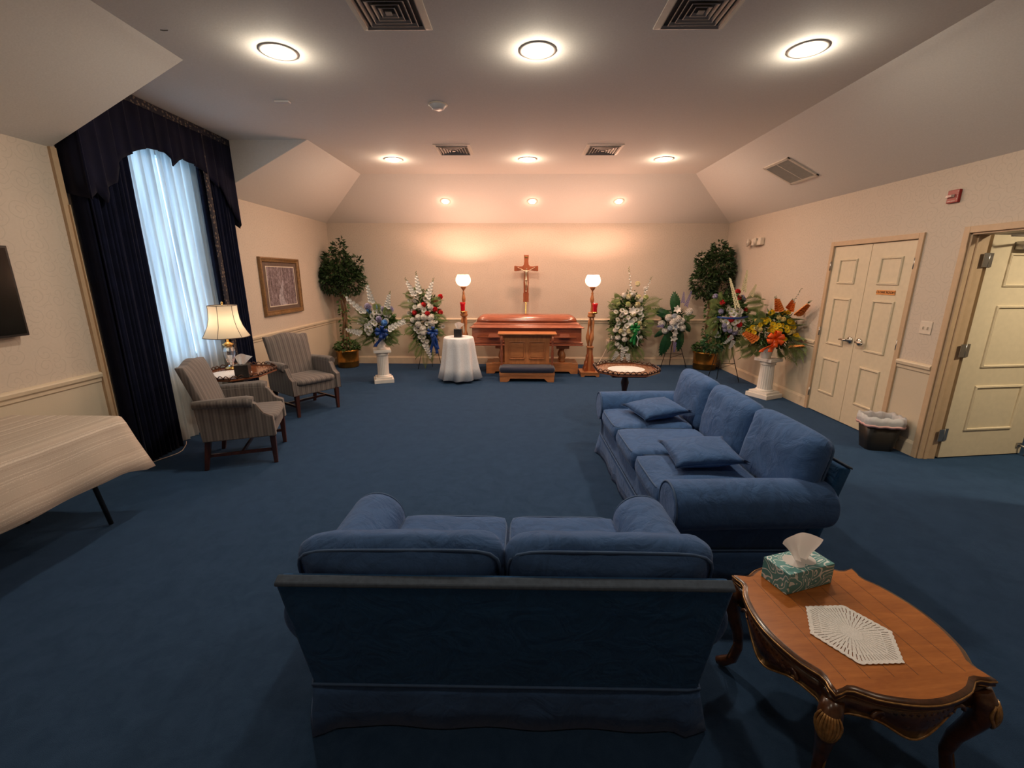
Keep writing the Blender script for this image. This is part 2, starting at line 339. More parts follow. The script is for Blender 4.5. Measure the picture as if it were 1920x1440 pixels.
# ------------------------------------------------------------ mesh builder
KEEP = False   # plants: leaves bend along the walls instead of passing through
class MB:
    def __init__(s): s.bm = bmesh.new(); s.mi = 0; s.mats = []
    def use(s, m):
        if m not in s.mats: s.mats.append(m)
        s.mi = s.mats.index(m); return s
    def _f(s, vs, sm=False):
        try:
            f = s.bm.faces.new(vs); f.material_index = s.mi; f.smooth = sm; return f
        except ValueError: return None
    def box(s, cx, cy, cz, sx, sy, sz, rot=None, tap=1.0):
        pts = []
        for k in (-1, 1):
            q = tap if k < 0 else 1.0
            for a, b in ((-1, -1), (1, -1), (1, 1), (-1, 1)):
                v = Vector((a*sx/2*q, b*sy/2*q, k*sz/2))
                if rot: v = rot @ v
                pts.append(s.bm.verts.new(v+Vector((cx, cy, cz))))
        for f in ((3, 2, 1, 0), (4, 5, 6, 7), (0, 1, 5, 4), (1, 2, 6, 5), (2, 3, 7, 6), (3, 0, 4, 7)): s._f([pts[i] for i in f])
        return s
    def hexa(s, P):
        v = [s.bm.verts.new(p) for p in P]
        for f in ((3, 2, 1, 0), (4, 5, 6, 7), (0, 1, 5, 4), (1, 2, 6, 5), (2, 3, 7, 6), (3, 0, 4, 7)): s._f([v[i] for i in f])
        return s
    def rings(s, rings, caps=True, sm=True, close=True):
        R = [[s.bm.verts.new(p) for p in r] for r in rings]
        n = len(R[0])
        for a, b in zip(R, R[1:]):
            for i in range(n if close else n-1): s._f([a[i], a[(i+1) % n], b[(i+1) % n], b[i]], sm)
        if caps:
            s._f(R[0][::-1]); s._f(R[-1])
        return s
    def lathe(s, prof, c=(0, 0, 0), seg=24, sm=True, caps=True, sq=0.0, wob=None, M4=None):
        rs = []
        for r, z in prof:
            ring = []
            for i in range(seg):
                a = 2*PI*i/seg+(PI/4 if seg == 4 else 0)
                rr = r*(wob(a, z) if wob else 1)
                p = Vector((rr*math.cos(a), rr*math.sin(a), z))
                if M4: p = M4 @ p
                ring.append(p+Vector(c))
            rs.append(ring)
        return s.rings(rs, caps, sm)
    def tube(s, pts, r, seg=6, sm=True, caps=True, closed=False):
        pts = [Vector(p) for p in pts]; rs = []; n = len(pts); up = None
        for i, p in enumerate(pts):
            if closed: d = pts[(i+1) % n]-pts[i-1]
            else: d = pts[min(i+1, n-1)]-pts[max(i-1, 0)]
            d = d.normalized() if d.length > 1e-9 else Vector((0, 0, 1))
            if up is None: up = d.orthogonal().normalized()
            up = (up-d*up.dot(d)); up = up.normalized() if up.length > 1e-6 else d.orthogonal().normalized()
            q = d.cross(up); rr = r[i] if isinstance(r, (list, tuple)) else r
            rs.append([p+(up*math.cos(2*PI*k/seg)+q*math.sin(2*PI*k/seg))*rr for k in range(seg)])
        if closed: rs.append(rs[0]); caps = False
        return s.rings(rs, caps, sm)
    def prism(s, poly, lo, hi, ax=2, sm=False):
        def P(a, b, h): return (a, b, h) if ax == 2 else ((h, a, b) if ax == 0 else (a, h, b))
        A = [s.bm.verts.new(P(a, b, lo)) for a, b in poly]; B = [s.bm.verts.new(P(a, b, hi)) for a, b in poly]
        n = len(poly); s._f(A[::-1]); s._f(B)
        for i in range(n): s._f([A[i], A[(i+1) % n], B[(i+1) % n], B[i]], sm)
        return s
    def grid(s, fn, nu, nv, sm=True):
        V = [[s.bm.verts.new(fn(i/nu, j/nv)) for j in range(nv+1)] for i in range(nu+1)]
        for i in range(nu):
            for j in range(nv): s._f([V[i][j], V[i+1][j], V[i+1][j+1], V[i][j+1]], sm)
        return s
    def cushion(s, c, size, rot=None, n=12, edge=.55, rnd=.12, wr=.004, seed=0, pw=4):
        sx, sy, sz = (x/2 for x in size); vm = {}
        def key(p): return tuple(round(x*n) for x in p)
        def get(p):
            k = key(p)
            if k in vm: return vm[k]
            x, y, z = p
            t = edge+(1-edge)*math.sqrt(max(0, 1-abs(x)**pw))*math.sqrt(max(0, 1-abs(y)**pw))
            bul = (1-z*z)
            ex, ey = abs(x)**6*(1-abs(y)**3), abs(y)**6*(1-abs(x)**3)
            k2 = 1-rnd*.35*(abs(x)**8)*(abs(y)**8)
            q = Vector((x*sx*k2*(1-rnd*.25*(1-bul)), y*sy*k2*(1-rnd*.25*(1-bul)), z*sz*t))
            q.x += math.copysign(.012*bul*ex, x); q.y += math.copysign(.012*bul*ey, y)
            w_ = mnoise.noise(Vector((q.x*7+seed*3.1, q.y*7, q.z*9)))*wr+mnoise.noise(Vector((q.x*22+seed, q.y*22, q.z*20)))*wr*.4
            q += Vector((0, 0, w_*z))
            if rot: q = rot @ q
            v = s.bm.verts.new(q+Vector(c)); vm[k] = v; return v
        L = [-1+2*i/n for i in range(n+1)]
        for ax in range(3):
            for sg in (-1, 1):
                for i in range(n):
                    for j in range(n):
                        q = []
                        for a, b in ((i, j), (i+1, j), (i+1, j+1), (i, j+1)):
                            p = [0, 0, 0]; p[ax] = sg; p[(ax+1) % 3] = L[a]; p[(ax+2) % 3] = L[b]; q.append(get(tuple(p)))
                        if sg < 0: q = q[::-1]
                        s._f(q, True)
        return s
    def build(s, name, mat=None, parent=None, bevel=0.0, seg=2, sub=0, solid=0.0, recalc=True):
        if KEEP and parent is not None:
            L = parent.location
            for v in s.bm.verts:
                v.co.x = min(max(v.co.x, XL+.015-L.x), XR-.02-L.x); v.co.y = min(v.co.y, YB-.02-L.y)
        if recalc: bmesh.ops.recalc_face_normals(s.bm, faces=s.bm.faces)
        me = bpy.data.meshes.new(name); s.bm.to_mesh(me); s.bm.free()
        if mat is not None and not s.mats: me.materials.append(mat)
        for m in s.mats: me.materials.append(m)
        o = bpy.data.objects.new(name, me); C.objects.link(o)
        if parent: o.parent = parent
        if solid:
            md = o.modifiers.new('solid', 'SOLIDIFY'); md.thickness = solid; md.offset = 0
        if bevel:
            md = o.modifiers.new('bevel', 'BEVEL'); md.width = bevel; md.segments = seg; md.limit_method = 'ANGLE'; md.angle_limit = .6
            md.harden_normals = False
        if sub:
            md = o.modifiers.new('sub', 'SUBSURF'); md.levels = sub; md.render_levels = sub
        return o
def tag(o, label=None, cat=None, group=None, kind=None):
    if label: o['label'] = label
    if cat: o['category'] = cat
    if group: o['group'] = group
    if kind: o['kind'] = kind
    return o
def empty(name, loc, rz=0.0, label=None, cat=None, group=None):
    o = bpy.data.objects.new(name, None); C.objects.link(o); o.location = loc; o.rotation_euler = (0, 0, rz)
    o.empty_display_size = .1
    return tag(o, label, cat, group)
def kids(o): return [c for c in bpy.data.objects if c.parent == o]
def copy_tree(o, parent=None):
    c = o.copy(); C.objects.link(c)
    if parent: c.parent = parent
    for ch in kids(o): copy_tree(ch, c)
    return c
def struct(o): o['kind'] = 'structure'; return o
def text_mesh(txt, size, mat, parent, M4, name='lettering'):
    cu = bpy.data.curves.new('t', 'FONT'); cu.body = txt; cu.size = size; cu.extrude = .0008; cu.align_x = 'CENTER'; cu.align_y = 'CENTER'
    to = bpy.data.objects.new('t', cu); C.objects.link(to)
    bpy.context.view_layer.update()
    me = bpy.data.meshes.new_from_object(to.evaluated_get(bpy.context.evaluated_depsgraph_get()))
    bpy.data.objects.remove(to); me.transform(M4); me.materials.clear(); me.materials.append(mat)
    o = bpy.data.objects.new(name, me); C.objects.link(o); o.parent = parent; return o
def Rx(a): return Matrix.Rotation(a, 3, 'X')
def Ry(a): return Matrix.Rotation(a, 3, 'Y')
def Rz(a): return Matrix.Rotation(a, 3, 'Z')

# ------------------------------------------------------------ room shell
T = .14
XO = 7.6
m = MB(); m.box((XL+XO)/2-.2, (YB+YF)/2, -.05, XO-XL+1.2, YB-YF+.6, .1); struct(m.build('floor', M['carpet']))
# wall with rectangular openings, in the plane X = const
def wall_x(name, x, y0, y1, z1, holes, sgn, extra=None):
    ys = sorted({y0, y1, *[h[0] for h in holes], *[h[1] for h in holes]}); m = MB()
    for a, b in zip(ys, ys[1:]):
        hz = [(h[2], h[3]) for h in holes if h[0] <= a and h[1] >= b]
        zs = [(0, z1)]
        if hz:
            lo, hi = hz[0]; zs = [q for q in ((0, lo), (hi, z1)) if q[1]-q[0] > .001]
        for c, d in zs: m.box(x+sgn*T/2, (a+b)/2, (c+d)/2, T, b-a, d-c)
    if extra: extra(m)
    return struct(m.build(name, M['wallpaper']))
WY0, WY1, WZ0, WZ1 = 4.0, 4.95, .78, 2.84
def dorm(m):
    m.box(XL-T/2, (YD1+WY0)/2, (HW+HC)/2, T, WY0-YD1, HC-HW+.02); m.box(XL-T/2, (YD2+WY1)/2, (HW+HC)/2, T, YD2-WY1, HC-HW+.02)
    m.box(XL-T/2, (WY0+WY1)/2, (WZ1+HC)/2, T, WY1-WY0, HC-WZ1+.02)
wall_x('wall_left', XL, YF, YB, HW, [(WY0, WY1, WZ0, 99)], -1, dorm)
D1 = (4.345, 5.477, 0, 2.01); D2 = (2.955, 3.873, 0, 2.018)
wall_x('wall_right', XR, YF, YB, HW, [D1, D2], 1)
m = MB(); m.box((XL+XR)/2, YB+T/2, HW/2, XR-XL+2*T, T, HW); struct(m.build('wall_back', M['wallpaper']))
m = MB(); m.box((XL+XR)/2, YF-T/2, HC/2, XR-XL+2*T, T, HC); struct(m.build('wall_front', M['wallpaper']))
# ceiling: flat field, three slopes, window dormer
m = MB()
def quad(m, *P): m._f([m.bm.verts.new(p) for p in P])
def slab(m, P, n):
    n = Vector(n).normalized()*.1
    A = [m.bm.verts.new(p) for p in P]; B = [m.bm.verts.new(Vector(p)+n) for p in P]; k = len(P)
    m._f(A); m._f(B[::-1])
    for i in range(k): m._f([A[i], A[(i+1) % k], B[(i+1) % k], B[i]])
slab(m, [(XCL, YF, HC), (XCR, YF, HC), (XCR, YC, HC), (XCL, YC, HC)], (0, 0, 1))
slab(m, [(XCR, YF, HC), (XR, YF, HW), (XR, YB, HW), (XCR, YC, HC)], (.5, 0, 1))
slab(m, [(XCL, YC, HC), (XCR, YC, HC), (XR, YB, HW), (XL, YB, HW)], (0, .5, 1))
slab(m, [(XL, YF, HW), (XCL, YF, HC), (XCL, YD1, HC), (XL, YD1, HW)], (-.5, 0, 1))
slab(m, [(XL, YD2, HW), (XCL, YD2, HC), (XCL, YC, HC), (XL, YB, HW)], (-.5, 0, 1))
slab(m, [(XL-.1, YD1, HC), (XCL, YD1, HC), (XCL, YD2, HC), (XL-.1, YD2, HC)], (0, 0, 1))
m.prism([(XL, HW+.004), (XCL, HC+.004), (XL, HC+.004)], YD1-.02, YD1+.002, ax=1)
m.prism([(XL, HW+.002), (XCL, HC+.002), (XL, HC+.002)], YD2-.003, YD2+.02, ax=1)
struct(m.build('ceiling', M['ceiling']))
# adjoining corridor seen through the open doorway
m = MB(); m.box(XO+.05, 3, 1.3, .1, 6.4, 2.6); m.box((XR+T+XO)/2, 5.45, 1.3, XO-XR-T, .1, 2.6); m.box((XR+T+XO)/2, .2, 1.3, XO-XR-T, .1, 2.6)
struct(m.build('wall_corridor', M['wallpaper']))
m = MB(); m.box((XR+T+XO)/2, 3, 2.65, XO-XR-T, 6.4, .1); struct(m.build('ceiling_corridor', M['ceiling']))

def strip(m, axis, pos, a, b, prof, sgn):
    """moulding: prof = [(depth, z)], runs along the other axis"""
    P = [(pos+sgn*d, z) for d, z in prof]
    if axis == 'x': m.prism(P, a, b, ax=1) if False else m.rings([[(q, a, z) for q, z in P], [(q, b, z) for q, z in P]], sm=False)
    else: m.rings([[(a, q, z) for q, z in P], [(b, q, z) for q, z in P]], sm=False)
BP = [(0, 0), (.016, 0), (.016, .115), (.010, .13), (.006, .142), (0, .142)]
CP = [(0, .79), (.010, .80), (.012, .825), (.026, .838), (.030, .862), (.022, .872), (.014, .876), (0, .88)]
CO = .052   # casing width
right_runs = [(YF, D2[0]-CO), (D2[1]+CO, D1[0]-CO), (D1[1]+CO, YB)]
left_runs = [(YF, 3.49), (5.47, YB)]
def trimset(name, prof):
    for side in ('left', 'back', 'right', 'front'):
        m = MB()
        if side == 'left':
            for a, b in left_runs: strip(m, 'x', XL, a, b, prof, 1)
        elif side == 'right':
            for a, b in right_runs: strip(m, 'x', XR, a, b, prof, -1)
        elif side == 'back': strip(m, 'y', YB, XL, XR, prof, -1)
        else: strip(m, 'y', YF, XL, XR, prof, 1)
        struct(m.build(name+side, M['trim']))
trimset('baseboard_', BP)
def chair_rails():
    global CP
    n = 0
    for side in ('left', 'back', 'right', 'front'):
        n += 1; m = MB()
        if side == 'left':
            for a, b in left_runs: strip(m, 'x', XL, a, b, CP, 1)
        elif side == 'right':
            for a, b in right_runs: strip(m, 'x', XR, a, b, CP, -1)
        elif side == 'back': strip(m, 'y', YB, XL, XR, CP, -1)
        else: strip(m, 'y', YF, XL, XR, CP, 1)
        struct(m.build('trim_%d' % n, M['trim']))
chair_rails()
m = MB(); m.box(XL+.012, 3.515, HW/2, .024, .045, HW); m.box(XL+.02, 3.53, HW/2-.2, .04, .008, HW-.4); struct(m.build('trim_5', M['casing']))

# window: frame, mullions, pane
W = empty('window_1', (XL-.07, (WY0+WY1)/2, WZ0)); struct(W)
ww, wh = WY1-WY0, WZ1-WZ0
m = MB()
for s in (-1, 1): m.box(0, s*(ww/2-.025), wh/2, .09, .05, wh)
for z in (.025, wh-.025): m.box(0, 0, z, .09, ww-.1, .05)
m.build('window_frame', M['whiteplastic'], W)
m = MB(); m.box(-.01, 0, wh/2, .006, ww-.1, wh-.05); m.build('pane', M['pane'], W)

# ------------------------------------------------------------ doors
def casing(m, y0, y1, z1, x, sg):
    m.box(x+sg*.009, y0-CO/2, (z1+CO)/2, .018, CO, z1+CO); m.box(x+sg*.009, y1+CO/2, (z1+CO)/2, .018, CO, z1+CO); m.box(x+sg*.009, (y0+y1)/2, z1+CO/2, .018, y1-y0, CO)
def panel_mould(m, a0, a1, z0, z1, face, sg, w_=.022):
    """raised frame on the plane y=face (local), normal direction sg"""
    def L(k, h): return [(a0+k, face+sg*h, z0+k), (a1-k, face+sg*h, z0+k), (a1-k, face+sg*h, z1-k), (a0+k, face+sg*h, z1-k)]
    m.rings([L(0, -.001), L(0, .008), L(w_*.25, .014), L(w_*.45, .010), L(w_*.6, .015), L(w_*.8, .014), L(w_, .004), L(w_, -.001)], caps=False, sm=False)
PZ = [(.27, .70), (.87, 1.42), (1.58, 1.86)]
def leaf_parts(parent, wd, th, y, hinge_x, panel_x):
    """door leaf: local x along width 0..wd, face toward -y"""
    m = MB(); m.box(wd/2, y+th/2, 1.007, wd, th, 1.995)
    for z0, z1 in PZ: panel_mould(m, panel_x[0], panel_x[1], z0, z1, y, -1)
    return m
def hinge(parent, x, y, z, sx, sy, ins=None):
    m = MB(); m.box(x, y, z, sx, sy, .10); m.tube([(x, y-sy/2-.004, z-.052), (x, y-sy/2-.004, z+.052)], .007, 8); return m.build('hinge', M['steel'], parent)
# door_1: pair of leaves; local frame: x runs along -Y world, -y faces the room (-X world)
D = empty('door_1', (XR, D1[1], 0), -PI/2); struct(D)
# local x -> world -Y, local y -> world +X ; face toward room = local -y
L1 = D1[1]-D1[0]
m = leaf_parts(D, L1/2-.003, .04, .006, 0, (.125, .40)); lf = m.build('door_leaf', M['door'], D, .003)
m = MB(); m.box(.54-.045, .0, .96, .05, .01, .05)
def lever(parent, x, y, z, dr):
    m = MB(); m.lathe([(.040, 0), (.042, .008), (.034, .016), (.015, .022), (.013, .05)], (x, y, z), 20, M4=Matrix.Rotation(PI/2, 3, 'X'))
    m.tube([(x, y-.045, z), (x+dr*.03, y-.05, z), (x+dr*.08, y-.05, z), (x+dr*.115, y-.046, z-.006)], [.014, .014, .012, .009], 8)
    return m.build('door_handle', M['chrome'], parent)
lever(lf, .50, .006, .96, -1)
for z in (1.785, 1.006, .23): hinge(lf, -.006, -.004, z, .018, .012)
m = leaf_parts(D, L1/2-.003, .04, .006, 0, (.149, .424)); lf2 = m.build('door_leaf', M['door'], D, .003); lf2.location = (L1/2+.003, 0, 0)
lever(lf2, .068, .006, .96, 1)
for z in (1.785, 1.006, .23): hinge(lf2, L1/2+.002, -.004, z, .018, .012)
sg = MB(); sg.box(.2895, .002, 1.505, .235, .006, .046); so = sg.build('sign', M['sign'], lf2, .001)
so['label'] = 'small brass door sign with dark lettering'
text_mesh('CLOAK ROOM', .034, M['ink'], so, Matrix.Translation((.2895, -.0025, 1.505)) @ Matrix.Rotation(PI/2, 4, 'X'))
m = MB(); casing(m, D1[0], D1[1], D1[3], XR, -1); o = struct(m.build('trim_6', M['casing'], None, .003))
m = MB(); casing(m, D2[0], D2[1], D2[3], XR, -1); 
for y, s in ((D2[1], -1), (D2[0], 1)):
    m.box(XR+.075, y+s*.008, 1.01, .15, .016, 2.02); m.box(XR+.06, y+s*.02, 1.01, .03, .012, 2.02)
m.box(XR+.075, (D2[0]+D2[1])/2, 2.01, .15, D2[1]-D2[0], .016)
casing(m, D2[0], D2[1], D2[3], XR+T, 1)
struct(m.build('trim_7', M['casing'], None, .003))
m = MB(); m.box(XR+.25, (D1[0]+D1[1])/2, 1.1, .02, 1.4, 2.2); struct(m.build('wall_closet', M['ventdark']))
# door_2: leaf swung out into the corridor
D = empty('door_2', (XR+T+.050, D2[1]-.004, 0), math.radians(8)); struct(D)
m = leaf_parts(D, .905, .044, 0, 0, (.20, .715)); lf = m.build('door_leaf', M['door'], D, .003)
for z in (1.80, 1.03, .24):
    m = MB(); m.box(-.050, -.020, z, .055, .005, .115); m.box(.006, -.005, z, .055, .005, .115); m.tube([(-.022, -.014, z-.058), (-.022, -.014, z+.058)], .010, 8)
    m.build('hinge', M['steel'], lf)
m = MB(); m.box(.36, -.035, 1.92, .28, .06, .065); m.tube([(.30, -.04, 1.955), (.1, -.16, 1.985), (.02, -.10, 1.99)], .01, 6); m.build('door_closer', M['steel'], lf, .004)
m = MB(); m.tube([(.86, -.01, .10), (.87, -.05, .09), (.89, -.06, .03)], .01, 8); m.lathe([(.018, 0), (.016, .02)], (.89, -.06, .003), 12); m.box(.86, -.006, .10, .05, .012, .04); m.build('kick_stop', M['steel'], lf)
m = MB(); m.box(5.35, 3.97, .012, .75, .05, .02, Rz(-.12)); struct(m.build('trim_8', M['trim']))

# ------------------------------------------------------------ ceiling fittings
def can(x, y, z, rr, rot, e, col, lens, label, group, tilt=None):
    r = empty('ceiling_downlight', (x, y, z), 0, label, 'ceiling light', group); r.rotation_euler = rot
    m = MB(); m.lathe([(rr*.60, -.001), (rr*.66, -.008), (rr*.72, -.004), (rr*.80, -.008), (rr*.86, -.005), (rr*.97, -.006), (rr, .0)], (0, 0, 0), 40, caps=False); m.build('trim_ring', M['canring'], r)
    m = MB(); m.lathe([(rr*.62, -.003), (rr*.56, -.016), (rr*.35, -.024), (.002, -.027)], (0, 0, 0), 32); m.build('lens', lens, r)
    lamp('AREA', 'light', (0, 0, -.032), e, col, r, rr*1.2)
    lamp('POINT', 'glow', (0, 0, -.050), e*(.36 if rr > .1 else .07), col, r, rr*.30)
    return r
WARM = (1, .86, .68)
for i, (x, d) in enumerate(((-1.656, 'left, nearest the window'), (.116, 'middle of the near row'), (1.933, 'right end of the near row'))):
    can(x, 3.41, HC, .125, (0, 0, 0), CAN, WARM, M['lens'], 'large round recessed ceiling light, near row, '+('left one by the window' if i == 0 else 'middle one' if i == 1 else 'right one'), 'recessed lights in the flat ceiling')
for i, (x, d) in enumerate(((-1.666, 'left'), (.10, 'middle'), (1.882, 'right'))):
    can(x, 6.24, HC, .125, (0, 0, 0), CAN_B, (1, .76, .56), M['lens'], 'round recessed ceiling light in the far row beside the square vents, %s one' % d, 'recessed lights in the flat ceiling')
sl = math.atan2(HC-HW, YB-YC)
for x, d in ((-1.230, 'left'), (.21, 'middle'), (1.637, 'right')):
    can(x, 7.705, HC-(7.705-YC)*math.tan(sl), .085, (-sl, 0, 0), EYE, (1, .52, .34), M['lensp'], 'small recessed light in the sloped ceiling over the casket wall, %s one' % d, 'small recessed lights in the back slope')
def diffuser(x, y, s, label):
    r = empty('ceiling_vent', (x, y, HC), 0, label, 'ceiling vent', 'square ceiling air vents')
    m = MB(); h = s/2
    m.hexa([(-h, -h, 0), (h, -h, 0), (h, h, 0), (-h, h, 0), (-h, -h, -.004), (h, -h, -.004), (h, h, -.004), (-h, h, -.004)]); m.build('backing', M['ventdark'], r)
    m = MB()
    k = 0
    for a in (1.0, .80, .62, .44, .27):
        o_, i_ = h*a, h*a-.030
        zz = -.012 if k == 0 else -.016
        P = lambda q, z: [(-q, -q, z), (q, -q, z), (q, q, z), (-q, q, z)]
        m.rings([P(o_-.012, -.006), P(o_, -.020), P(o_-.004, -.021), P(o_-.016, -.007)], caps=False, sm=False)
        k += 1
    m.box(0, 0, -.022, h*.2, h*.2, .004); m.build('louvre', M['vent'], r)
    m = MB()
    P = lambda q, z: [(-q, -q, z), (q, -q, z), (q, q, z), (-q, q, z)]
    m.rings([P(h+.032, 0), P(h+.032, -.006), P(h-.004, -.014), P(h-.004, -.004)], caps=False, sm=False)
    m.build('frame', M['ventl'], r)
diffuser(-.76, 2.93, .36, 'square louvred ceiling vent at the top edge of the view, left of the two'); diffuser(1.03, 2.94, .36, 'square louvred ceiling vent at the top edge of the view, right of the two')
diffuser(-.80, 5.78, .37, 'square ceiling vent between left and middle far lights'); diffuser(1.0, 5.79, .37, 'square ceiling vent between middle and right far lights')
r = empty('smoke_detector', (-.737, 4.369, HC), 0, 'round white smoke detector on the flat ceiling', 'smoke detector')
m = MB(); m.lathe([(.075, 0), (.073, -.012), (.06, -.02), (.055, -.034), (.03, -.04), (.002, -.041)], seg=32); m.build('cover', M['whiteplastic'], r)
m = MB(); m.lathe([(.085, 0), (.084, -.006), (.07, -.008)], seg=32); m.build('base', M['plastic'], r)
tag(MB().box(-2.09, 4.27, HC-.008, .13, .05, .016).build('motion_sensor', M['whiteplastic'], None, .006), 'small flat white sensor on the ceiling near the window', 'sensor')
tag(MB().tube([(-2.25, 3.13, HC-.001), (-2.235, 3.137, HC-.002), (-2.205, 3.134, HC-.002)], .002, 5).build('ceiling_hook', M['black']), 'tiny dark hook on the near left of the flat ceiling', 'hook')
# return grille on the right slope
sr = math.atan2(HC-HW, XR-XCR)
r = empty('return_air_grille', (3.19, 5.635, HW+(XR-3.19)*math.tan(sr)-.001), 0, 'rectangular louvred return air grille on the right ceiling slope', 'vent grille'); r.rotation_euler = (0, sr, 0)
m = MB(); gx, gy = .42, .51
for s in (-1, 1): m.box(s*(gx/2-.015), 0, -.006, .03, gy, .012); m.box(0, s*(gy/2-.015), -.006, gx, .03, .012)
m.box(0, 0, -.008, .010, gy-.04, .008) if False else m.box(0, 0, -.006, gx-.04, .008, .01); m.build('frame', M['ventl'], r)
m = MB()
for i in range(26):
    y = -gy/2+.035+i*(gy-.07)/25; m.box(0, y, -.006, gx-.06, .0025, .012, Rx(.6))
m.build('louvre', M['ventl'], r)
MB().box(0, 0, -.001, gx-.04, gy-.04, .002).build('backing', M['ventdark'], r)

for x, d in ((-1.656, 'left'), (.116, 'middle'), (1.933, 'right')):  # unseen dim row, added as fill for the loveseat back
    can(x, .57, HC, .125, (0, 0, 0), CAN*.14, WARM, M['lens'], 'added unseen fill downlight above the camera, %s one' % d, 'recessed lights in the flat ceiling')
r = empty('corridor_light', (4.75, 2.7, 2.6), 0, 'flat round corridor ceiling light beyond the open door', 'ceiling light')
m = MB(); m.lathe([(.16, 0), (.16, -.03), (.13, -.05), (.002, -.06)], seg=28); m.build('diffuser', M['lens'], r); lamp('AREA', 'light', (0, 0, -.07), 38, (1, .82, .56), r, .25)
# ------------------------------------------------------------ wall fittings
r = empty('fire_alarm_strobe', (XR-.001, 4.09, 2.337), 0, 'red fire alarm strobe high on the right wall', 'fire alarm')
MB().box(-.012, 0, 0, .024, .105, .105).build('plate', M['red'], r, .004)
m = MB(); m.hexa([(-.024, -.02, -.012), (-.024, .045, -.012), (-.024, .045, .016), (-.024, -.02, .016), (-.052, -.012, -.008), (-.052, .037, -.008), (-.052, .037, .01), (-.052, -.012, .01)]); m.build('strobe_lens', M['crystal'], r)
m = MB()
for i in range(6): m.box(-.0245, .038-i*.012, -.038, .001, .006, .007)
m.build('marking', M['mark'], r)
text_mesh('F\nI\nR\nE', .019, M['mark'], r, Matrix.Translation((-.0245, -.043, .004)) @ Matrix.Rotation(-PI/2, 4, 'Z') @ Matrix.Rotation(PI/2, 4, 'X'))
r = empty('emergency_light', (XR, 7.22, 2.19), 0, 'ivory twin head emergency light on right wall above orange flowers', 'emergency light')
MB().box(-.035, -.03, 0, .07, .27, .11).build('case', M['plastic'], r, .012)
for y in (.20, -.02):
    m = MB(); m.lathe([(.02, -.05), (.05, -.03), (.065, .0), (.06, .006)], (-.08, y, .0), 20, M4=Matrix.Rotation(-PI/2, 3, 'Y') @ Matrix.Rotation(-.5, 3, 'X')); hd = m.build('lamp_head', M['plastic'], r)
    m = MB(); m.lathe([(.052, .004), (.03, .009), (.002, .011)], (-.083, y, 0), 20, M4=Matrix.Rotation(-PI/2, 3, 'Y') @ Matrix.Rotation(-.5, 3, 'X')); m.build('lens', M['steel'], hd)
m = MB(); m.prism([(-.10, .045), (-.02, .045), (-.06, -.02)], -.078, -.07, ax=0); m.build('lens', M['steel'], r)
def plate(loc, rz, nm, label, cat, n):
    r = empty(nm, loc, rz, label, cat)
    MB().box(0, -.004, 0, .118 if n == 2 else .075, .008, .118).build('plate', M['plastic'], r, .003)
    for i in range(n):
        MB().box((i-(n-1)/2)*.046, -.012, 0, .011, .016, .024).build('toggle' if nm == 'light_switch' else 'socket', M['plastic'], r, .002)
plate((XR, 4.08, 1.205), -PI/2, 'light_switch', 'ivory double light switch plate between the two doors', 'light switch', 2)
r = empty('wall_outlet', (1.71, YB-.001, .43), 0, 'ivory wall outlet low on the back wall beside the tall white spray', 'wall outlet')
MB().box(0, -.004, 0, .075, .008, .118).build('plate', M['plastic'], r, .002)
MB().box(0, -.022, .02, .035, .03, .035).build('plug', M['plastic'], r, .004)
tag(MB().tube([(1.71, 8.26, .45), (1.71, 8.2, .43), (1.6, 8.15, .2), (1.45, 8.0, .01), (1.35, 7.75, .008), (1.25, 7.55, .04)], .005, 6).build('power_cord', M['plastic']), 'thin pale power cord running from the wall outlet to right torchiere', 'cord')
# television on the near left wall
r = empty('television', (XL+.003, 2.42, 1.55), 0, 'black flat television screen on the left wall, cut by frame edge', 'television')
MB().box(.04, 0, 0, .05, 1.15, .60).build('bezel', M['black'], r, .004); MB().box(.0655, 0, 0, .002, 1.12, .57).build('screen', M['tv'], r)
MB().box(.008, 0, 0, .016, .4, .3).build('bracket', M['black'], r)
# picture
r = empty('framed_picture', (XL+.002, 6.505, 1.507), 0, 'framed wooded winter stream print on left wall beside the curtain', 'picture')
pw, ph = 1.06, .80
m = MB()
def FL(k, h): return [(h, -pw/2+k, -ph/2+k), (h, pw/2-k, -ph/2+k), (h, pw/2-k, ph/2-k), (h, -pw/2+k, ph/2-k)]
m.rings([FL(0, 0), FL(0, .030), FL(.008, .042), FL(.020, .044), (FL(.026, .034)), FL(.034, .032), FL(.048, .026), FL(.056, .030), FL(.064, .022), FL(.066, .008)], caps=False, sm=False)
m.build('frame', M['frame'], r)
MB().box(.006, 0, 0, .01, pw-.1, ph-.1).build('mat', M['mat'], r); MB().box(.0125, 0, 0, .003, pw-.30, ph-.25).build('print', M['print'], r)
m = MB()
m.rings([[(h, -(pw/2-.150)+k, -(ph/2-.125)+k), (h, (pw/2-.150)-k, -(ph/2-.125)+k), (h, (pw/2-.150)-k, (ph/2-.125)-k), (h, -(pw/2-.150)+k, (ph/2-.125)-k)] for k, h in ((-.006, .011), (-.006, .0165), (.006, .0165), (.006, .011))], caps=False, sm=False)
m.build('fillet', M['plastic'], r)

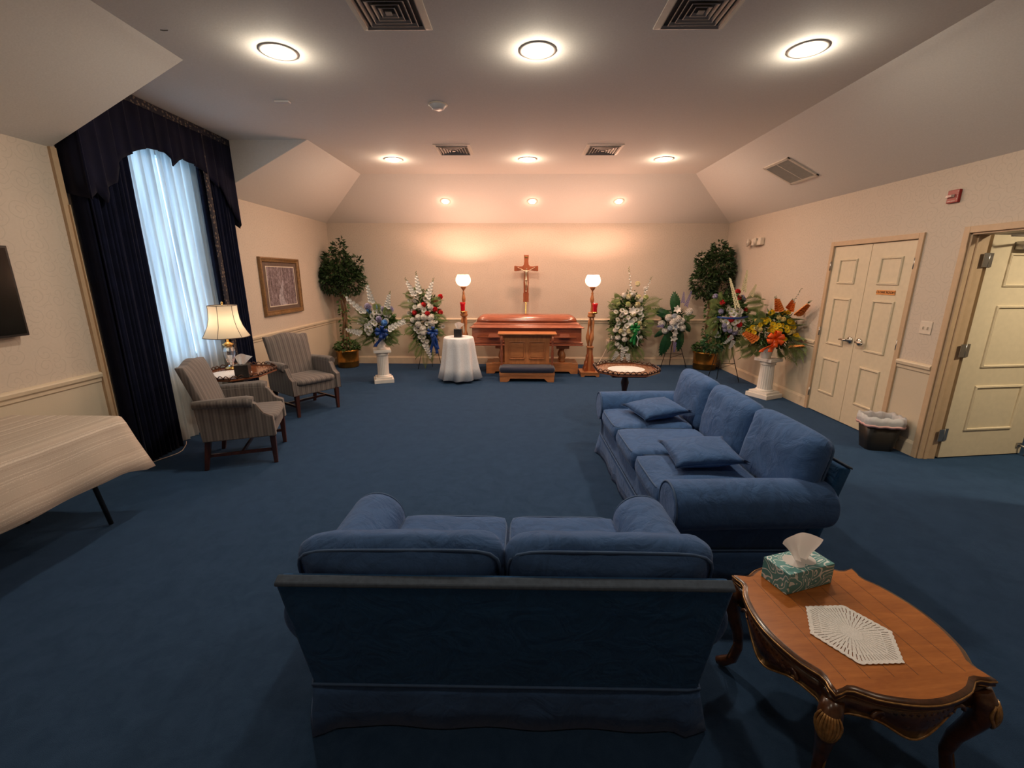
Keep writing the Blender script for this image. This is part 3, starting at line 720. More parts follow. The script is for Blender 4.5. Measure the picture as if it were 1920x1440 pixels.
# ------------------------------------------------------------ curtains
def interp(P, y):
    for (a, b), (c, d) in zip(P, P[1:]):
        if a <= y <= c: return b+(d-b)*(y-a)/(c-a+1e-9)
    return P[0][1] if y < P[0][0] else P[-1][1]
VP = [(3.50, 2.26), (3.55, 2.229), (3.605, 2.29), (3.668, 2.215), (3.70, 2.33), (3.80, 2.40), (3.826, 2.498), (3.90, 2.60), (4.029, 2.682), (4.106, 2.721), (4.2, 2.755), (4.387, 2.767), (4.485, 2.671), (4.542, 2.733), (4.60, 2.765), (4.80, 2.74), (4.95, 2.69), (5.064, 2.59), (5.10, 2.67), (5.16, 2.55), (5.227, 2.397), (5.26, 2.45), (5.33, 2.30), (5.405, 2.20), (5.42, 2.25)]
r = empty('window_valance', (0, 0, 0), 0, 'dark navy pleated valance with arched hem across the window top', 'valance')
ytop0, ytop1 = 3.565, 5.365
def vfn(u, v):
    y = 3.55+u*(5.405-3.55); zb = interp(VP, y); zt = HC-.035
    z = zt+(zb-zt)*v; ph = (y-3.55)*6.5; fr = ph-math.floor(ph); fold = .040*(fr**1.4 if fr < .88 else (1-fr)/.12*.84)+.004*math.sin(y*60)-.015
    flare = (y-4.5)*.02*v
    return (-3.30+fold*(.25+.75*v), y+flare*0, z)
m = MB(); m.grid(vfn, 240, 10)
def v2(u, v):
    x = XL+.006+u*(-3.30-XL-.006); zb = 2.275-.045*u; zt = HC-.035
    return (x, 3.55+.006*math.sin(u*9), zt+(zb-zt)*v)
m.grid(v2, 8, 8)
def v3(u, v):
    x = -3.30+u*(XL+.006+3.30); zb = 2.20+.14*u; zt = HC-.035
    return (x, 5.383-.02+.05*v*(.6)*0+.006*math.sin(u*9), zt+(zb-zt)*v)
m.grid(v3, 8, 8)
m.build('valance_cloth', M['navyv'], r, solid=.006)
m = MB(); m.box(-3.298, 4.47, HC-.037, .012, 1.83, .062); m.box(-3.40, 3.557, HC-.037, .20, .012, .062); m.build('braid', M['braid'], r)
MB().box(-3.40, 4.47, HC-.012, .19, 1.80, .018).build('board', M['black'], r)
def drape(name, ytA, ytB, ybA, ybB, x0, z1, z0, amp, wl, mat, label, n=90, xb=0, sh=None, band=None):
    r = empty(name, (x0, (ybA+ybB)/2, 0), 0, label, 'curtain')
    cy = (ybA+ybB)/2
    def fn(u, v):
        a = ytA+(ybA-ytA)*v; b = ytB+(ybB-ytB)*v; y = a+(b-a)*u
        ph = u*wl*2*PI
        return (amp*math.sin(ph+.5*math.sin(v*3))+amp*.35*math.sin(ph*2.3+1)+xb*v, y-cy, z1+(z0-z1)*v)
    m = MB(); m.grid(fn, n, 14)
    for ya, yb_, s_ in ((ytA, ybA, -1), (ytB, ybB, 1)):   # returns to the wall at the window's outer sides
        if (ya < 4) == (s_ < 0) and (ya < 3.7 or ya > 5.2):
            m.grid(lambda u, v: (u*(XL+.01-x0), (ya-s_*.0+(yb_-ya)*v)-cy+.006*math.sin(u*14), z1+(z0-z1)*v), 6, 10)
    m.build('curtain_cloth', mat, r, solid=.004)
    if band:
        def fb(u, v):
            a = ytA+(ybA-ytA)*v; return (.035+amp, a-cy+.012+u*.075, z1+(z0-z1)*v)
        m = MB(); m.grid(fb, 2, 14); m.build('braid', M['braid'], r, solid=.004)
    return r
drape('window_drape', 3.575, 4.02, 3.575, 4.03, -3.36, 3.08, .01, .026, 9, M['navy'], 'floor length navy pleated drape on the near side of window')
drape('window_drape', 4.86, 5.36, 4.92, 5.42, -3.36, 3.08, .01, .024, 9, M['navy'], 'floor length navy pleated drape with braid edge behind the lamp', band=True)
sh = empty('sheer_curtain', (-3.445, 4.5, 0), 0, 'white sheer curtain glowing with blue daylight between navy drapes', 'curtain')
def sheer(a0, a1, b0, b1, n, k):
    def fn(u, v):
        a = a0+(b0-a0)*v; b = a1+(b1-a1)*v; ph = u*n*2*PI+.6*math.sin(v*2.2+k)
        return (.020*math.sin(ph)+.012*math.sin(ph*2.1+1+k), a+(b-a)*u-4.5+.008*math.sin(ph+1.5), 3.08+(.004-3.08)*v)
    m = MB(); m.grid(fn, 120, 16); return m.build('curtain_cloth', M['sheer'], sh)
sheer(3.86, 4.43, 3.93, 4.55, 5, 0); sheer(4.438, 5.04, 4.565, 5.10, 5, 2)
tag(MB().tube([(-3.38, 4.10, .02), (-3.345, 4.05, .008), (-3.31, 3.98, .005), (-3.27, 3.90, .005), (-3.26, 3.83, .005), (-3.28, 3.76, .005), (-3.31, 3.69, .005), (-3.33, 3.62, .005)], .004, 6).build('lamp_cord', M['plastic']), 'thin white cord on the carpet below the near drape', 'cord')

# ------------------------------------------------------------ sofas
def make_sofa(nm, loc, rz, Wd, D, ncush, label, cat, seatw, arm_over=.08, backcol='blue_back'):
    """local: front -y (y=0 front edge), back +y, x centred"""
    r = empty(nm, loc, rz, label, cat)
    B = M['blue']; hb = Wd/2
    m = MB(); m.box(0, (D-.08)/2, .27, Wd-.06, D-.12, .16); m.build('base', B, r, .02, 3)
    # back frame, leaning, worn top rail
    y0, y1 = D-.10, D-.005
    m = MB(); m.hexa([(-hb+.02, y0-.10, .18), (hb-.02, y0-.10, .18), (hb-.02, y0, .18), (-hb+.02, y0, .18), (-hb-.01, y1-.055, .705), (hb+.01, y1-.055, .705), (hb+.01, y1, .695), (-hb-.01, y1, .695)])
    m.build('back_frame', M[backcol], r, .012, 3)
    m = MB(); m.hexa([(-hb-.012, y1-.030, .706), (hb+.012, y1-.030, .706), (hb+.012, y1+.003, .690), (-hb-.012, y1+.003, .690), (-hb-.012, y1-.029, .716), (hb+.012, y1-.029, .716), (hb+.012, y1+.001, .703), (-hb-.012, y1+.001, .703)])
    o = m.build('top_rail', M['dust'], r, .005, 2); o['label'] = 'faded worn top edge'
    # arms: rolled
    cw = seatw*ncush
    for s in (-1, 1):
        cx = s*(cw/2+.122); R = .135; cz = .475
        yb = D-.10
        def prof(y, k):
            pts = []
            for i in range(28):
                a = 2*PI*i/28
                px, pz = R*math.cos(a), R*math.sin(a)*.98
                pts.append((px*k, pz*k))
            return pts
        rings = []
        for y, k in ((-.012, .80), (-.004, .93), (.01, 1.0), (.06, 1.0), (D*.5, .99), (yb-.05, .98), (yb, .93), (yb+.012, .80)):
            rings.append([(cx+a, y, cz+b+(.010 if y > .3 else 0)) for a, b in prof(y, k)])
        m = MB(); m.rings(rings)
        m.hexa([(s*(cw/2-.01), .02, .18), (s*(hb-.03), .02, .18), (s*(hb-.03), D-.17, .18), (s*(cw/2-.01), D-.17, .18), (s*(cw/2-.01), .02, .50), (s*(hb+.01), .02, .46), (s*(hb-.02), D-.14, .46), (s*(cw/2-.01), D-.14, .50)])
        a_ = m.build('arm', B, r, .008, 2)
        m = MB(); m.tube([(cx+R*.93*math.cos(t), -.006, cz+R*.93*math.sin(t)) for t in [i*PI*2/32 for i in range(32)]], .006, 6, closed=True); m.build('piping', M['bluepipe'], a_)
    # seat cushions
    for i in range(ncush):
        cx = (i-(ncush-1)/2)*seatw
        rot = Rz(random.uniform(-.012, .012))
        m = MB(); sy = D-.28
        m.cushion((cx, sy/2-.01, .425), (seatw-.012, sy, .155), rot, 14, .70, .10, .006, i+Wd, 6)
        c = m.build('seat_cushion', B, r)
        for dz in (.052, -.05):
            m = MB(); hx, hy = (seatw-.012)/2-.004, sy/2-.004; P = []
            for k in range(48):
                a = 2*PI*k/48; ca, sa = math.cos(a), math.sin(a); q = (abs(ca)**8+abs(sa)**8)**(-1/8)
                P.append(Vector((cx, sy/2-.01, .425+dz))+rot @ Vector((hx*q*ca, hy*q*sa, 0)))
            m.tube(P, .0055, 5, closed=True); m.build('piping', M['bluepipe'], c)
    # back cushions: wide enough to lie over the arms
    bw = (Wd-.02)/ncush
    for i in range(ncush):
        cx = (i-(ncush-1)/2)*bw
        tilt = Rx(math.radians(78))@Rz(random.uniform(-.02, .02))
        hz = .37 if ncush == 2 else .43
        cy, cz = D-.17, .605 if ncush == 2 else .630
        m = MB(); m.cushion((cx, cy, cz), (bw-.01, hz, .19), tilt, 16, .50, .2, .012, i*2+Wd, 3.5)
        c = m.build('back_cushion', B, r)
        m = MB(); P = []
        for k in range(56):
            a = 2*PI*k/56; ca, sa = math.cos(a), math.sin(a); q = (abs(ca)**7+abs(sa)**7)**(-1/7)
            P.append(Vector((cx, cy, cz))+tilt @ Vector(((bw/2-.012)*q*ca, (hz/2-.006)*q*sa, -.046)))
        m.tube(P, .006, 5, closed=True); m.build('piping', M['bluepipe'], c)
    # pleated skirt: flared at corners, kick pleats
    hw2, yf, yk = hb-.02, .02, D-.10
    path = [(-hw2, yf), (hw2, yf), (hw2, yk), (-hw2, yk)]
    pts = []
    per = []
    for a, b in zip(path, path[1:]+path[:1]):
        L = math.hypot(b[0]-a[0], b[1]-a[1]); n = 40
        for k in range(n):
            t = k/n; nx, ny = (b[1]-a[1])/L, -(b[0]-a[0])/L
            d = min(t, 1-t)*L; off = .045*math.exp(-(d/.05)**2)
            long = L > 1.2 or True
            if ncush == 3 and L > 1.5 and ny < 0:
                for q in (1/3, 2/3): off += .022*math.exp(-((t-q)*L/.03)**2)
            off += .006*math.sin(t*L*17)
            pts.append((a[0]+(b[0]-a[0])*t, a[1]+(b[1]-a[1])*t, nx, ny, off))
    m = MB()
    rings = []
    for v in (0, .25, .6, 1):
        rings.append([(x+nx*(.004+off*v), y+ny*(.004+off*v), .20+(.008-.20)*v) for x, y, nx, ny, off in pts])
    m.rings(rings, caps=False); sk = m.build('skirt', M['blue'], r, solid=.006)
    m = MB(); m.tube([(x+nx*.008, y+ny*.008, .203) for x, y, nx, ny, off in pts], .006, 5, closed=True); m.build('piping', M['bluepipe'], sk)
    return r
# loveseat: faces away from the camera
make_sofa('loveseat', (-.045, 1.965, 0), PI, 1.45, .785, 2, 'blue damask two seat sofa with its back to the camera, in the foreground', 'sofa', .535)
make_sofa('sofa', (.79, 3.03, 0), math.radians(-90+1.2), 1.88, .925, 3, 'long blue three seat sofa facing left, beside the cloak room doors', 'sofa', .53)
def pillow(loc, rot, label, sz=(.36, .34, .11)):
    r = empty('throw_pillow', loc, 0, label, 'pillow', 'throw pillows on the long blue sofa'); r.rotation_euler = rot
    m = MB(); m.cushion((0, 0, 0), sz, None, 14, .10, -.35, .006, loc[0], 2.4); m.build('pillow_body', M['blue'], r)
    m = MB(); P = []
    for k in range(56):
        a = 2*PI*k/56; ca, sa = math.cos(a), math.sin(a); q = (abs(ca)**14+abs(sa)**14)**(-1/14)
        P.append((sz[0]/2*q*ca*.99, sz[1]/2*q*sa*.99, 0))
    m.tube(P, .005, 5, closed=True); m.build('piping', M['bluepipe'], r)
pillow((1.17, 3.56, .572), (.04, -.10, .25), 'small blue throw pillow lying at the far end of the long sofa')
pillow((1.17, 2.62, .572), (.04, -.10, -.05), 'small blue throw pillow lying on the near half of the long sofa')

# ------------------------------------------------------------ armchairs
def make_armchair(loc, rz, label):
    r = empty('armchair', loc, rz, label, 'armchair', 'striped armchairs by the window')
    S = M['stripe']
    m = MB(); m.box(0, -.02, .325, .53, .50, .13); m.build('seat_frame', S, r, .015, 3)
    m = MB(); m.cushion((0, -.045, .415), (.50, .50, .09), None, 10, .7, .15, .003, 1, 5); m.build('seat', S, r)
    # back with camel top
    def bf(u, v, side):
        x = (u-.5)*2
        top = .93+.022*math.cos(x*PI*1.0)-.0*abs(x)+(.012 if abs(x) > .85 else 0)
        w_ = .245+.03*v; z = .36+(top-.36)*v; y = .20+.155*v**1.1
        puff = .028*math.sqrt(max(0, 1-x**4))*math.sqrt(max(0, 1-(2*v-1)**6))
        return Vector((x*w_, y+(-puff-.025 if side < 0 else .035+puff*.4), z))
    m = MB(); nu, nv = 14, 12
    A = [[m.bm.verts.new(bf(i/nu, j/nv, -1)) for j in range(nv+1)] for i in range(nu+1)]
    Bv = [[m.bm.verts.new(bf(i/nu, j/nv, 1)) for j in range(nv+1)] for i in range(nu+1)]
    for i in range(nu):
        for j in range(nv):
            m._f([A[i][j], A[i+1][j], A[i+1][j+1], A[i][j+1]], True); m._f([Bv[i][j], Bv[i][j+1], Bv[i+1][j+1], Bv[i+1][j]], True)
        m._f([A[i][nv], A[i+1][nv], Bv[i+1][nv], Bv[i][nv]], True); m._f([A[i][0], Bv[i][0], Bv[i+1][0], A[i+1][0]])
    for j in range(nv):
        m._f([A[0][j], A[0][j+1], Bv[0][j+1], Bv[0][j]], True); m._f([A[nu][j], Bv[nu][j], Bv[nu][j+1], A[nu][j+1]], True)
    m.build('backrest', S, r, .008, 2)
    for s in (-1, 1):
        poly = [(.27, .27), (.30, .60), (.05, .605), (-.13, .60), (-.165, .575), (-.19, .53), (-.215, .49), (-.25, .47), (-.285, .455), (-.29, .27)]
        m = MB(); m.prism(poly, s*.255, s*.315, ax=0)
        a = m.build('arm', S, r, .009, 3)
        m = MB(); m.tube([(s*.295, .30, .600), (s*.30, .1, .605), (s*.305, -.10, .605), (s*.303, -.145, .597)], [.036, .042, .050, .046], 14); m.build('arm_roll', S, a)
        m = MB(); m.tube([(s*.309, y+.002, z) for y, z in ((-.165, .575), (-.19, .53), (-.215, .49), (-.25, .47), (-.283, .455), (-.288, .27))], .0045, 5); m.build('piping', M['mat'], a)
    for sx in (-1, 1):
        for sy in (-1, 1):
            m = MB(); x, y = sx*.262, (-.255 if sy < 0 else .24)
            dy = .05 if sy > 0 else 0
            m.hexa([(x-.016, y-.016+dy, 0), (x+.016, y-.016+dy, 0), (x+.016, y+.016+dy, 0), (x-.016, y+.016+dy, 0), (x-.024, y-.024, .28), (x+.024, y-.024, .28), (x+.024, y+.024, .28), (x-.024, y+.024, .28)])
            m.build('leg', M['mahog'], r, .003)
    for sx in (-1, 1): MB().box(sx*.262, 0, .13, .018, .50, .026).build('stretcher', M['mahog'], r)
    MB().box(0, 0, .13, .51, .018, .026).build('stretcher', M['mahog'], r)
    return r
make_armchair((-2.545, 3.82, 0), math.radians(110), 'taupe striped armchair seen from behind, nearest the tablecloth covered table')
make_armchair((-2.70, 5.30, 0), math.radians(55.4), 'taupe striped armchair beyond the lamp table, below the framed picture')

# ------------------------------------------------------------ pedestal tray tables
def octa(rx, ry, n=8):
    k = .46
    return [(rx, ry*k), (rx*k, ry), (-rx*k, ry), (-rx, ry*k), (-rx, -ry*k), (-rx*k, -ry), (rx*k, -ry), (rx, -ry*k)]
def tray_table(loc, rz, rx, ry, h, label):
    r = empty('tray_table', loc, rz, label, 'side table', 'octagonal pedestal tray tables')
    m = MB(); m.prism(octa(rx, ry), h-.018, h); m.build('tray_top', M['traywood'], r, .003)
    m = MB(); P = octa(rx-.006, ry-.006)
    for a, b in zip(P, P[1:]+P[:1]):
        a, b = Vector((*a, 0)), Vector((*b, 0)); d = b-a; L = d.length; n = max(3, int(L/.055)); nrm = Vector((d.y, -d.x, 0)).normalized()
        for i in range(n):
            c0 = a+d*(i/n); c1 = a+d*((i+1)/n)
            pts = []
            for k in range(7):
                t = k/6; p = c0.lerp(c1, t); pts.append(p+nrm*.012+Vector((0, 0, h+.006+.030*math.sin(PI*t)**.7)))
            m.tube(pts, .0055, 5)
        m.tube([a+Vector((0, 0, h+.004)), b+Vector((0, 0, h+.004))], .008, 5)
    m.build('gallery_rim', M['traydark'], r)
    m = MB(); m.box(0, 0, h-.04, rx*1.1, ry*1.1, .04); m.lathe([(.03, .10), (.045, .13), (.05, .18), (.032, .24), (.024, .32), (.03, .42), (.045, .50), (.03, .56), (.05, h-.04)], seg=18); m.build('column', M['mahog'], r)
    for k in range(3):
        a = k*2*PI/3+.5; d = Vector((math.cos(a), math.sin(a), 0))
        m = MB(); m.tube([d*.02+Vector((0, 0, .15)), d*.10+Vector((0, 0, .13)), d*.19+Vector((0, 0, .05)), d*.25+Vector((0, 0, .018))], [.026, .022, .018, .018], 8); m.build('leg', M['mahog'], r)
    return r
tray_table((-3.0, 4.50, 0), .0, .32, .37, .655, 'octagonal cherry tray table between the two armchairs by the window')
tray_table((1.20, 4.78, 0), 0.0, .335, .33, .655, 'octagonal cherry tray table behind the far arm of long sofa')
def doily(loc, rx, ry, label, n=30, rz=0.0, hexy=False):
    m = MB(); N_ = 264; ring = []
    def R(a):
        base = 1.0
        if hexy:
            s = PI/3; q = (a+PI/6) % s-s/2; base = math.cos(PI/6)/math.cos(q)*1.04
        return base*(1+.025*abs(math.sin(a*n/2)))
    out = []; 
    radii = [0.02, .22, .24, .46, .48, .70, .72, .90, 1.0]
    rs = []
    for i in range(N_):
        a = 2*PI*i/N_; rs.append((a, R(a)))
    V = [[m.bm.verts.new((rx*q*rr*math.cos(a), ry*q*rr*math.sin(a), .0)) for a, rr in rs] for q in radii]
    for j in range(len(radii)-1):
        for i in range(N_):
            if j == 6 and i % 4 == 0: continue
            if (j == 4 and i % 6 == 0) or (j == 2 and i % 8 == 0): continue
            m._f([V[j][i], V[j][(i+1) % N_], V[j+1][(i+1) % N_], V[j+1][i]])
    m._f(V[0])
    o = m.build('doily', M['doily'], None, solid=.002); o.location = loc; o.rotation_euler = (0, 0, rz); tag(o, label, 'doily'); return o
doily((1.20, 4.76, .657), .20, .17, 'white crocheted doily on the tray table behind the long sofa', 24)
doily((-3.03, 4.40, .657), .20, .20, 'white crocheted doily on the tray table between armchairs', 24)

# tissue boxes
def tissue_sheet(m, c, s, lean=0.0, seed=0):
    """crumpled upright sheet rising from a slot"""
    def fn(u, v):
        a = (u-.5)*2; z = v*s*1.0
        wd = s*(.22+.55*v**.8); x = a*wd+lean*v*s
        y = .22*s*math.sin(a*2.6+v*2+seed)*(.3+.7*v)+.10*s*math.sin(a*6+seed)*(1-v*.5)
        zz = z*(1-.22*a*a*v)+.06*s*math.sin(a*3+seed)*v
        return (c[0]+x, c[1]+y, c[2]+zz)
    m.grid(fn, 24, 14)
def tissue_cube(loc, rz, label):
    r = empty('tissue_box', loc, rz, label, 'tissue box')
    MB().box(0, 0, .066, .125, .125, .13).build('box', M['blackcard'], r, .004)
    m = MB(); tissue_sheet(m, (0, 0, .128), .105, .2, 2); m.build('tissue', M['tissue'], r)
    MB().lathe([(.03, .1302), (.03, .1312)], seg=20).build('opening', M['ventdark'], r)
tissue_cube((-2.80, 4.27, .6575), .35, 'black tissue box on the tray table in front of the crystal lamp')

# crystal lamp
r = empty('table_lamp', (-3.175, 4.66, .658), .2, 'lit table lamp with crystal base and cream bell shade by window', 'lamp')
m = MB(); m.lathe([(.062, 0), (.065, .012), (.05, .022), (.035, .03)], seg=28); m.build('brass_foot', M['brass'], r)
m = MB(); m.lathe([(.035, .245), (.05, .262), (.055, .275), (.03, .29), (.012, .30), (.012, .33)], seg=24); m.build('brass_fitting', M['brass'], r)
m = MB(); m.lathe([(.034, .03), (.026, .045), (.030, .07), (.045, .11), (.056, .16), (.058, .20), (.048, .235), (.034, .247)], seg=16, sm=False, wob=lambda a, z: 1+.05*math.cos(a*8)); m.build('crystal_body', M['crystal'], r)
m = MB(); m.lathe([(.222, .355), (.196, .40), (.163, .47), (.142, .55), (.135, .64), (.136, .69)], seg=48, caps=False, wob=lambda a, z: 1-.03*abs(math.cos(a*3))*(1 if z < .6 else .6)); sh = m.build('lamp_shade', M['shade'], r)
m = MB()
for k in range(6):
    a = k*PI/3+PI/6; m.tube([((.222-.0)*math.cos(a), .222*math.sin(a), .355), (.197*math.cos(a), .197*math.sin(a), .40), (.164*math.cos(a), .164*math.sin(a), .47), (.143*math.cos(a), .143*math.sin(a), .55), (.136*math.cos(a), .136*math.sin(a), .64), (.137*math.cos(a), .137*math.sin(a), .69)], .0028, 5)
for rr, z in ((.222, .355), (.135, .69)): m.tube([(rr*(1-.03*abs(math.cos(a*3)))*math.cos(a), rr*(1-.03*abs(math.cos(a*3)))*math.sin(a), z) for a in [i*2*PI/48 for i in range(48)]], .004, 5, closed=True)
m.build('shade_rib', M['mat'], sh)
m = MB(); m.tube([(0, 0, .33), (0, 0, .70)], .004, 6); m.lathe([(.004, .695), (.012, .71), (.010, .725), (.002, .735)], seg=12); m.tube([(-.13, 0, .685), (.13, 0, .685)], .003, 5); m.build('finial', M['brass'], r)
m = MB(); m.lathe([(.012, .33), (.015, .36), (.03, .42), (.032, .45), (.02, .48), (.002, .485)], seg=16); m.build('bulb', emit('bulb_glow', (1, .85, .6), 6), r)
lamp('POINT', 'light', (0, 0, .52), LAMP, (1, .80, .58), r, .03)

# ------------------------------------------------------------ banquet table with cloth (left foreground)
tx0, tx1, ty1, ty0, th = -3.43, -2.70, 2.745, .92, .735
r = empty('folding_table', ((tx0+tx1)/2, (ty0+ty1)/2, 0), 0, 'long folding table by the left wall, dark leg under striped cloth', 'table')
MB().box(0, 0, th-.025, tx1-tx0-.01, ty1-ty0-.01, .035).build('tabletop', M['whiteplastic'], r, .01)
for sy in (-1, 1):
    for sx in (-1, 1):
        y = sy*(ty1-ty0)/2-sy*.22; m = MB(); m.tube([(sx*.27, y, th-.04), (sx*.27, y+sy*.05, .3), (sx*.29, y+sy*.08, .012)], .014, 8); m.build('leg', M['black'], r)
hx = .30
def cloth():
    m = MB(); cx, cy = (tx0+tx1)/2, (ty0+ty1)/2; a, b = (tx1-tx0)/2, (ty1-ty0)/2
    drop = .34
    # perimeter with rounded corners, flaring hem and sagging corner folds
    P = []; n = 40
    for k, (p, q) in enumerate((((a, -b), (a, b)), ((a, b), (-a, b)), ((-a, b), (-a, -b)), ((-a, -b), (a, -b)))):
        for i in range(n):
            t = i/n; x = p[0]+(q[0]-p[0])*t; y = p[1]+(q[1]-p[1])*t; L = math.hypot(q[0]-p[0], q[1]-p[1])
            nx, ny = (q[1]-p[1])/L, -(q[0]-p[0])/L
            d = min(t, 1-t)*L; e = math.exp(-(d/.10)**2)
            if (t < .5 and i == 0): pass
            s = 1 if t > .5 else -1
            tx, ty = (q[0]-p[0])/L, (q[1]-p[1])/L
            P.append((x, y, nx, ny, e, tx*s, ty*s, t*L, k))
    rings = []
    levels = [(0, 0, 1), (.004, .003, 1), (.012, .012, 1), (.02, .05, 1), (.03, .15, 1), (.045, .25, 1), (.06, drop, 1)]
    def corner_fix(i, off, dz):
        x, y, nx, ny, e, tx, ty, s, k = P[i]
        lim = .03 if k == 2 else 1
        o = min(off, .03) if k == 2 else off
        wave = .010*math.sin(s*13+k)*min(1, dz*5)
        sag = e*dz*.22
        out = (o*1.8+wave)
        px, py = x+nx*out+tx*e*dz*.24, y+ny*out+ty*e*dz*.24
        if px+cx < XL+.045: px = XL+.045-cx
        return (cx+px, cy+py, th+.004-dz-sag)
    for off, dz, _ in levels: rings.append([corner_fix(i, off, dz) for i in range(len(P))])
    m.rings(rings, caps=False)
    V = [(cx+p[0], cy+p[1], th+.004) for p in P]
    vs = [m.bm.verts.new(v) for v in V]; m._f(vs)
    bmesh.ops.remove_doubles(m.bm, verts=m.bm.verts, dist=.0004)
    o = m.build('tablecloth', M['cloth'], None, solid=.003); return o
tag(cloth(), 'cream tone on tone striped cloth draped over the long left table', 'tablecloth')

# ------------------------------------------------------------ carved end table (right foreground)
r = empty('end_table', (1.185, 1.335, 0), math.radians(5.5), 'ornate carved wooden end table with scalloped top, right foreground', 'side table')
TH = .462
def outline(k=1.0, off=0.0):
    P = []
    h = .262
    for side in range(4):
        for i in range(24):
            t = -1+2*i/24
            e = h+.055*math.cos(t*PI/2)**1.6-.018*math.exp(-((abs(t)-.78)/.13)**2)+.004*math.exp(-((abs(t)-1)/.10)**2)
            x, y = t*h*1.0, -e
            a = side*PI/2; P.append(((x*math.cos(a)-y*math.sin(a)), (x*math.sin(a)+y*math.cos(a))))
    out = []
    for x, y in P:
        L = math.hypot(x, y); out.append((x*k+x/L*off, y*k+y/L*off))
    return out
def oring(off, z): return [(x, y, z) for x, y in outline(1, off)]
m = MB(); m.use(M['top']); m.rings([oring(-.03, TH-.012), oring(-.012, TH), ], caps=False)
vs = [m.bm.verts.new(p) for p in oring(-.012, TH)]; f = m._f(vs); m.build('tabletop', M['top'], r)
m = MB()
for k in (-.20, -.12, -.04, .04, .12, .20): m.box(k, 0, TH+.0002, .0012, .46, .0006)
m.build('plank_joint', M['carved'], r)
m = MB(); m.rings([oring(-.013, TH), oring(.000, TH-.002), oring(.006, TH-.010), oring(.002, TH-.018), oring(.004, TH-.024), oring(-.004, TH-.034), oring(-.012, TH-.040), oring(-.02, TH-.044)], caps=False); o = m.build('moulded_edge', M['carved'], r)
m = MB(); m.tube(oring(.0035, TH-.009), .0032, 5, closed=True); m.tube(oring(.001, TH-.025), .0028, 5, closed=True); m.build('gilt_line', M['gilt'], r)
# apron with scalloped lower edge
m = MB(); O = outline(1, -.022); rings = [[], [], []]
for idx, (x, y) in enumerate(O):
    t = -1+2*(idx % 24)/24
    low = .070+.052*math.exp(-(t/.30)**2)-.018*math.exp(-((abs(t)-.55)/.2)**2)+.01*abs(t)
    L = math.hypot(x, y)
    rings[0].append((x, y, TH-.040)); rings[1].append((x+.004*x/L, y+.004*y/L, TH-.040-low*.5)); rings[2].append((x-.006*x/L, y-.006*y/L, TH-.042-low))
m.rings(rings, caps=False); m.build('apron', M['carved'], r, solid=.016)
m = MB(); m.tube([(x*1.03, y*1.03, z) for x, y, z in rings[2]], .0042, 5, closed=True); m.tube([(x*1.022, y*1.022, z-.012) for x, y, z in rings[0]], .003, 5, closed=True); m.build('gilt_line', M['gilt'], r)
# carved ornament in the middle of each apron side
for side in range(4):
    a = side*PI/2; m = MB()
    for i in range(-4, 5):
        for j in range(3 if abs(i) < 3 else 2):
            x = i*.021+(j % 2)*.01; z = TH-.062-j*.022-.02*math.exp(-(i/2.5)**2)*0; y = -(.286+.010*math.cos(i*.4))
            rr = .0115
            p = Vector((x*math.cos(a)-y*math.sin(a), x*math.sin(a)+y*math.cos(a), z))
            m.lathe([(.001, -rr), (rr*.8, -rr*.6), (rr, 0), (rr*.8, rr*.6), (.001, rr)], p, 8)
    for s in (-1, 1):
        P = []
        for k in range(16):
            t = k/15; ang = t*4.2; q = .026*(1-t*.75); x = s*(.125+q*math.cos(ang)); z = TH-.08+q*math.sin(ang); y = -.285
            P.append((x*math.cos(a)-y*math.sin(a), x*math.sin(a)+y*math.cos(a), z))
        m.tube(P, [.007-.004*k/15 for k in range(16)], 6)
    m.build('carved_ornament', M['carved'], r)
for side in range(4):
    a = side*PI/2+PI/4; d = Vector((math.cos(a), math.sin(a), 0)); tg = Vector((-d.y, d.x, 0))
    m = MB(); ctr = .345
    P = [(ctr, TH-.05), (ctr+.018, TH-.09), (ctr+.025, TH-.13), (ctr+.008, TH-.19), (ctr-.018, TH-.26), (ctr-.028, TH-.33), (ctr-.015, .065), (ctr+.02, .03), (ctr+.045, .018)]
    m.tube([d*q+Vector((0, 0, z)) for q, z in P], [.030, .034, .034, .027, .022, .018, .018, .022, .015], 10)
    lg = m.build('leg', M['carved'], r)
    m = MB()   # shell on the knee
    for k in range(-4, 5):
        b0 = Vector((0, 0, TH-.085)); 
        pts = []
        for q in range(8):
            t = q/7; z = TH-.075-.095*t; sp = k*.0080*math.sin(PI*min(1, .22+t*.75))**.8
            w2 = sp/.034; pts.append(d*(ctr-.004+.026*math.sin(PI*(.2+.6*t))+.036*math.sqrt(max(.05, 1-w2*w2)))+tg*sp+Vector((0, 0, z)))
        m.tube(pts, [.003+.0025*math.sin(PI*q/7) for q in range(8)], 5)
    m.build('shell_carving', M['gilt'], lg)
    m = MB(); m.tube([d*(ctr-.015+.02)+tg*.016+Vector((0, 0, TH-.19)), d*(ctr-.02)+tg*.015+Vector((0, 0, .18)), d*(ctr+.01)+tg*.012+Vector((0, 0, .05))], .003, 5); m.build('gilt_line', M['gilt'], lg)
doily((1.158, 1.271, TH+.003), .137, .137, 'white crocheted hexagonal doily on the carved end table', 44, math.radians(-27), True)
# teal tissue box
r = empty('tissue_box', (1.135, 1.545, TH+.001), math.radians(18), 'teal leaf patterned tissue box with white tissue on end table', 'tissue box')
MB().box(0, 0, .045, .235, .118, .09).build('box', M['teal'], r, .002)
m = MB(); m.lathe([(.045, .0902), (.045, .091)], seg=24, wob=lambda a, z: .6+.9*abs(math.cos(a))); m.build('opening', M['tissue'], r)
m = MB(); tissue_sheet(m, (.01, 0, .088), .115, -.05, 1.0); m.build('tissue', M['tissue'], r)

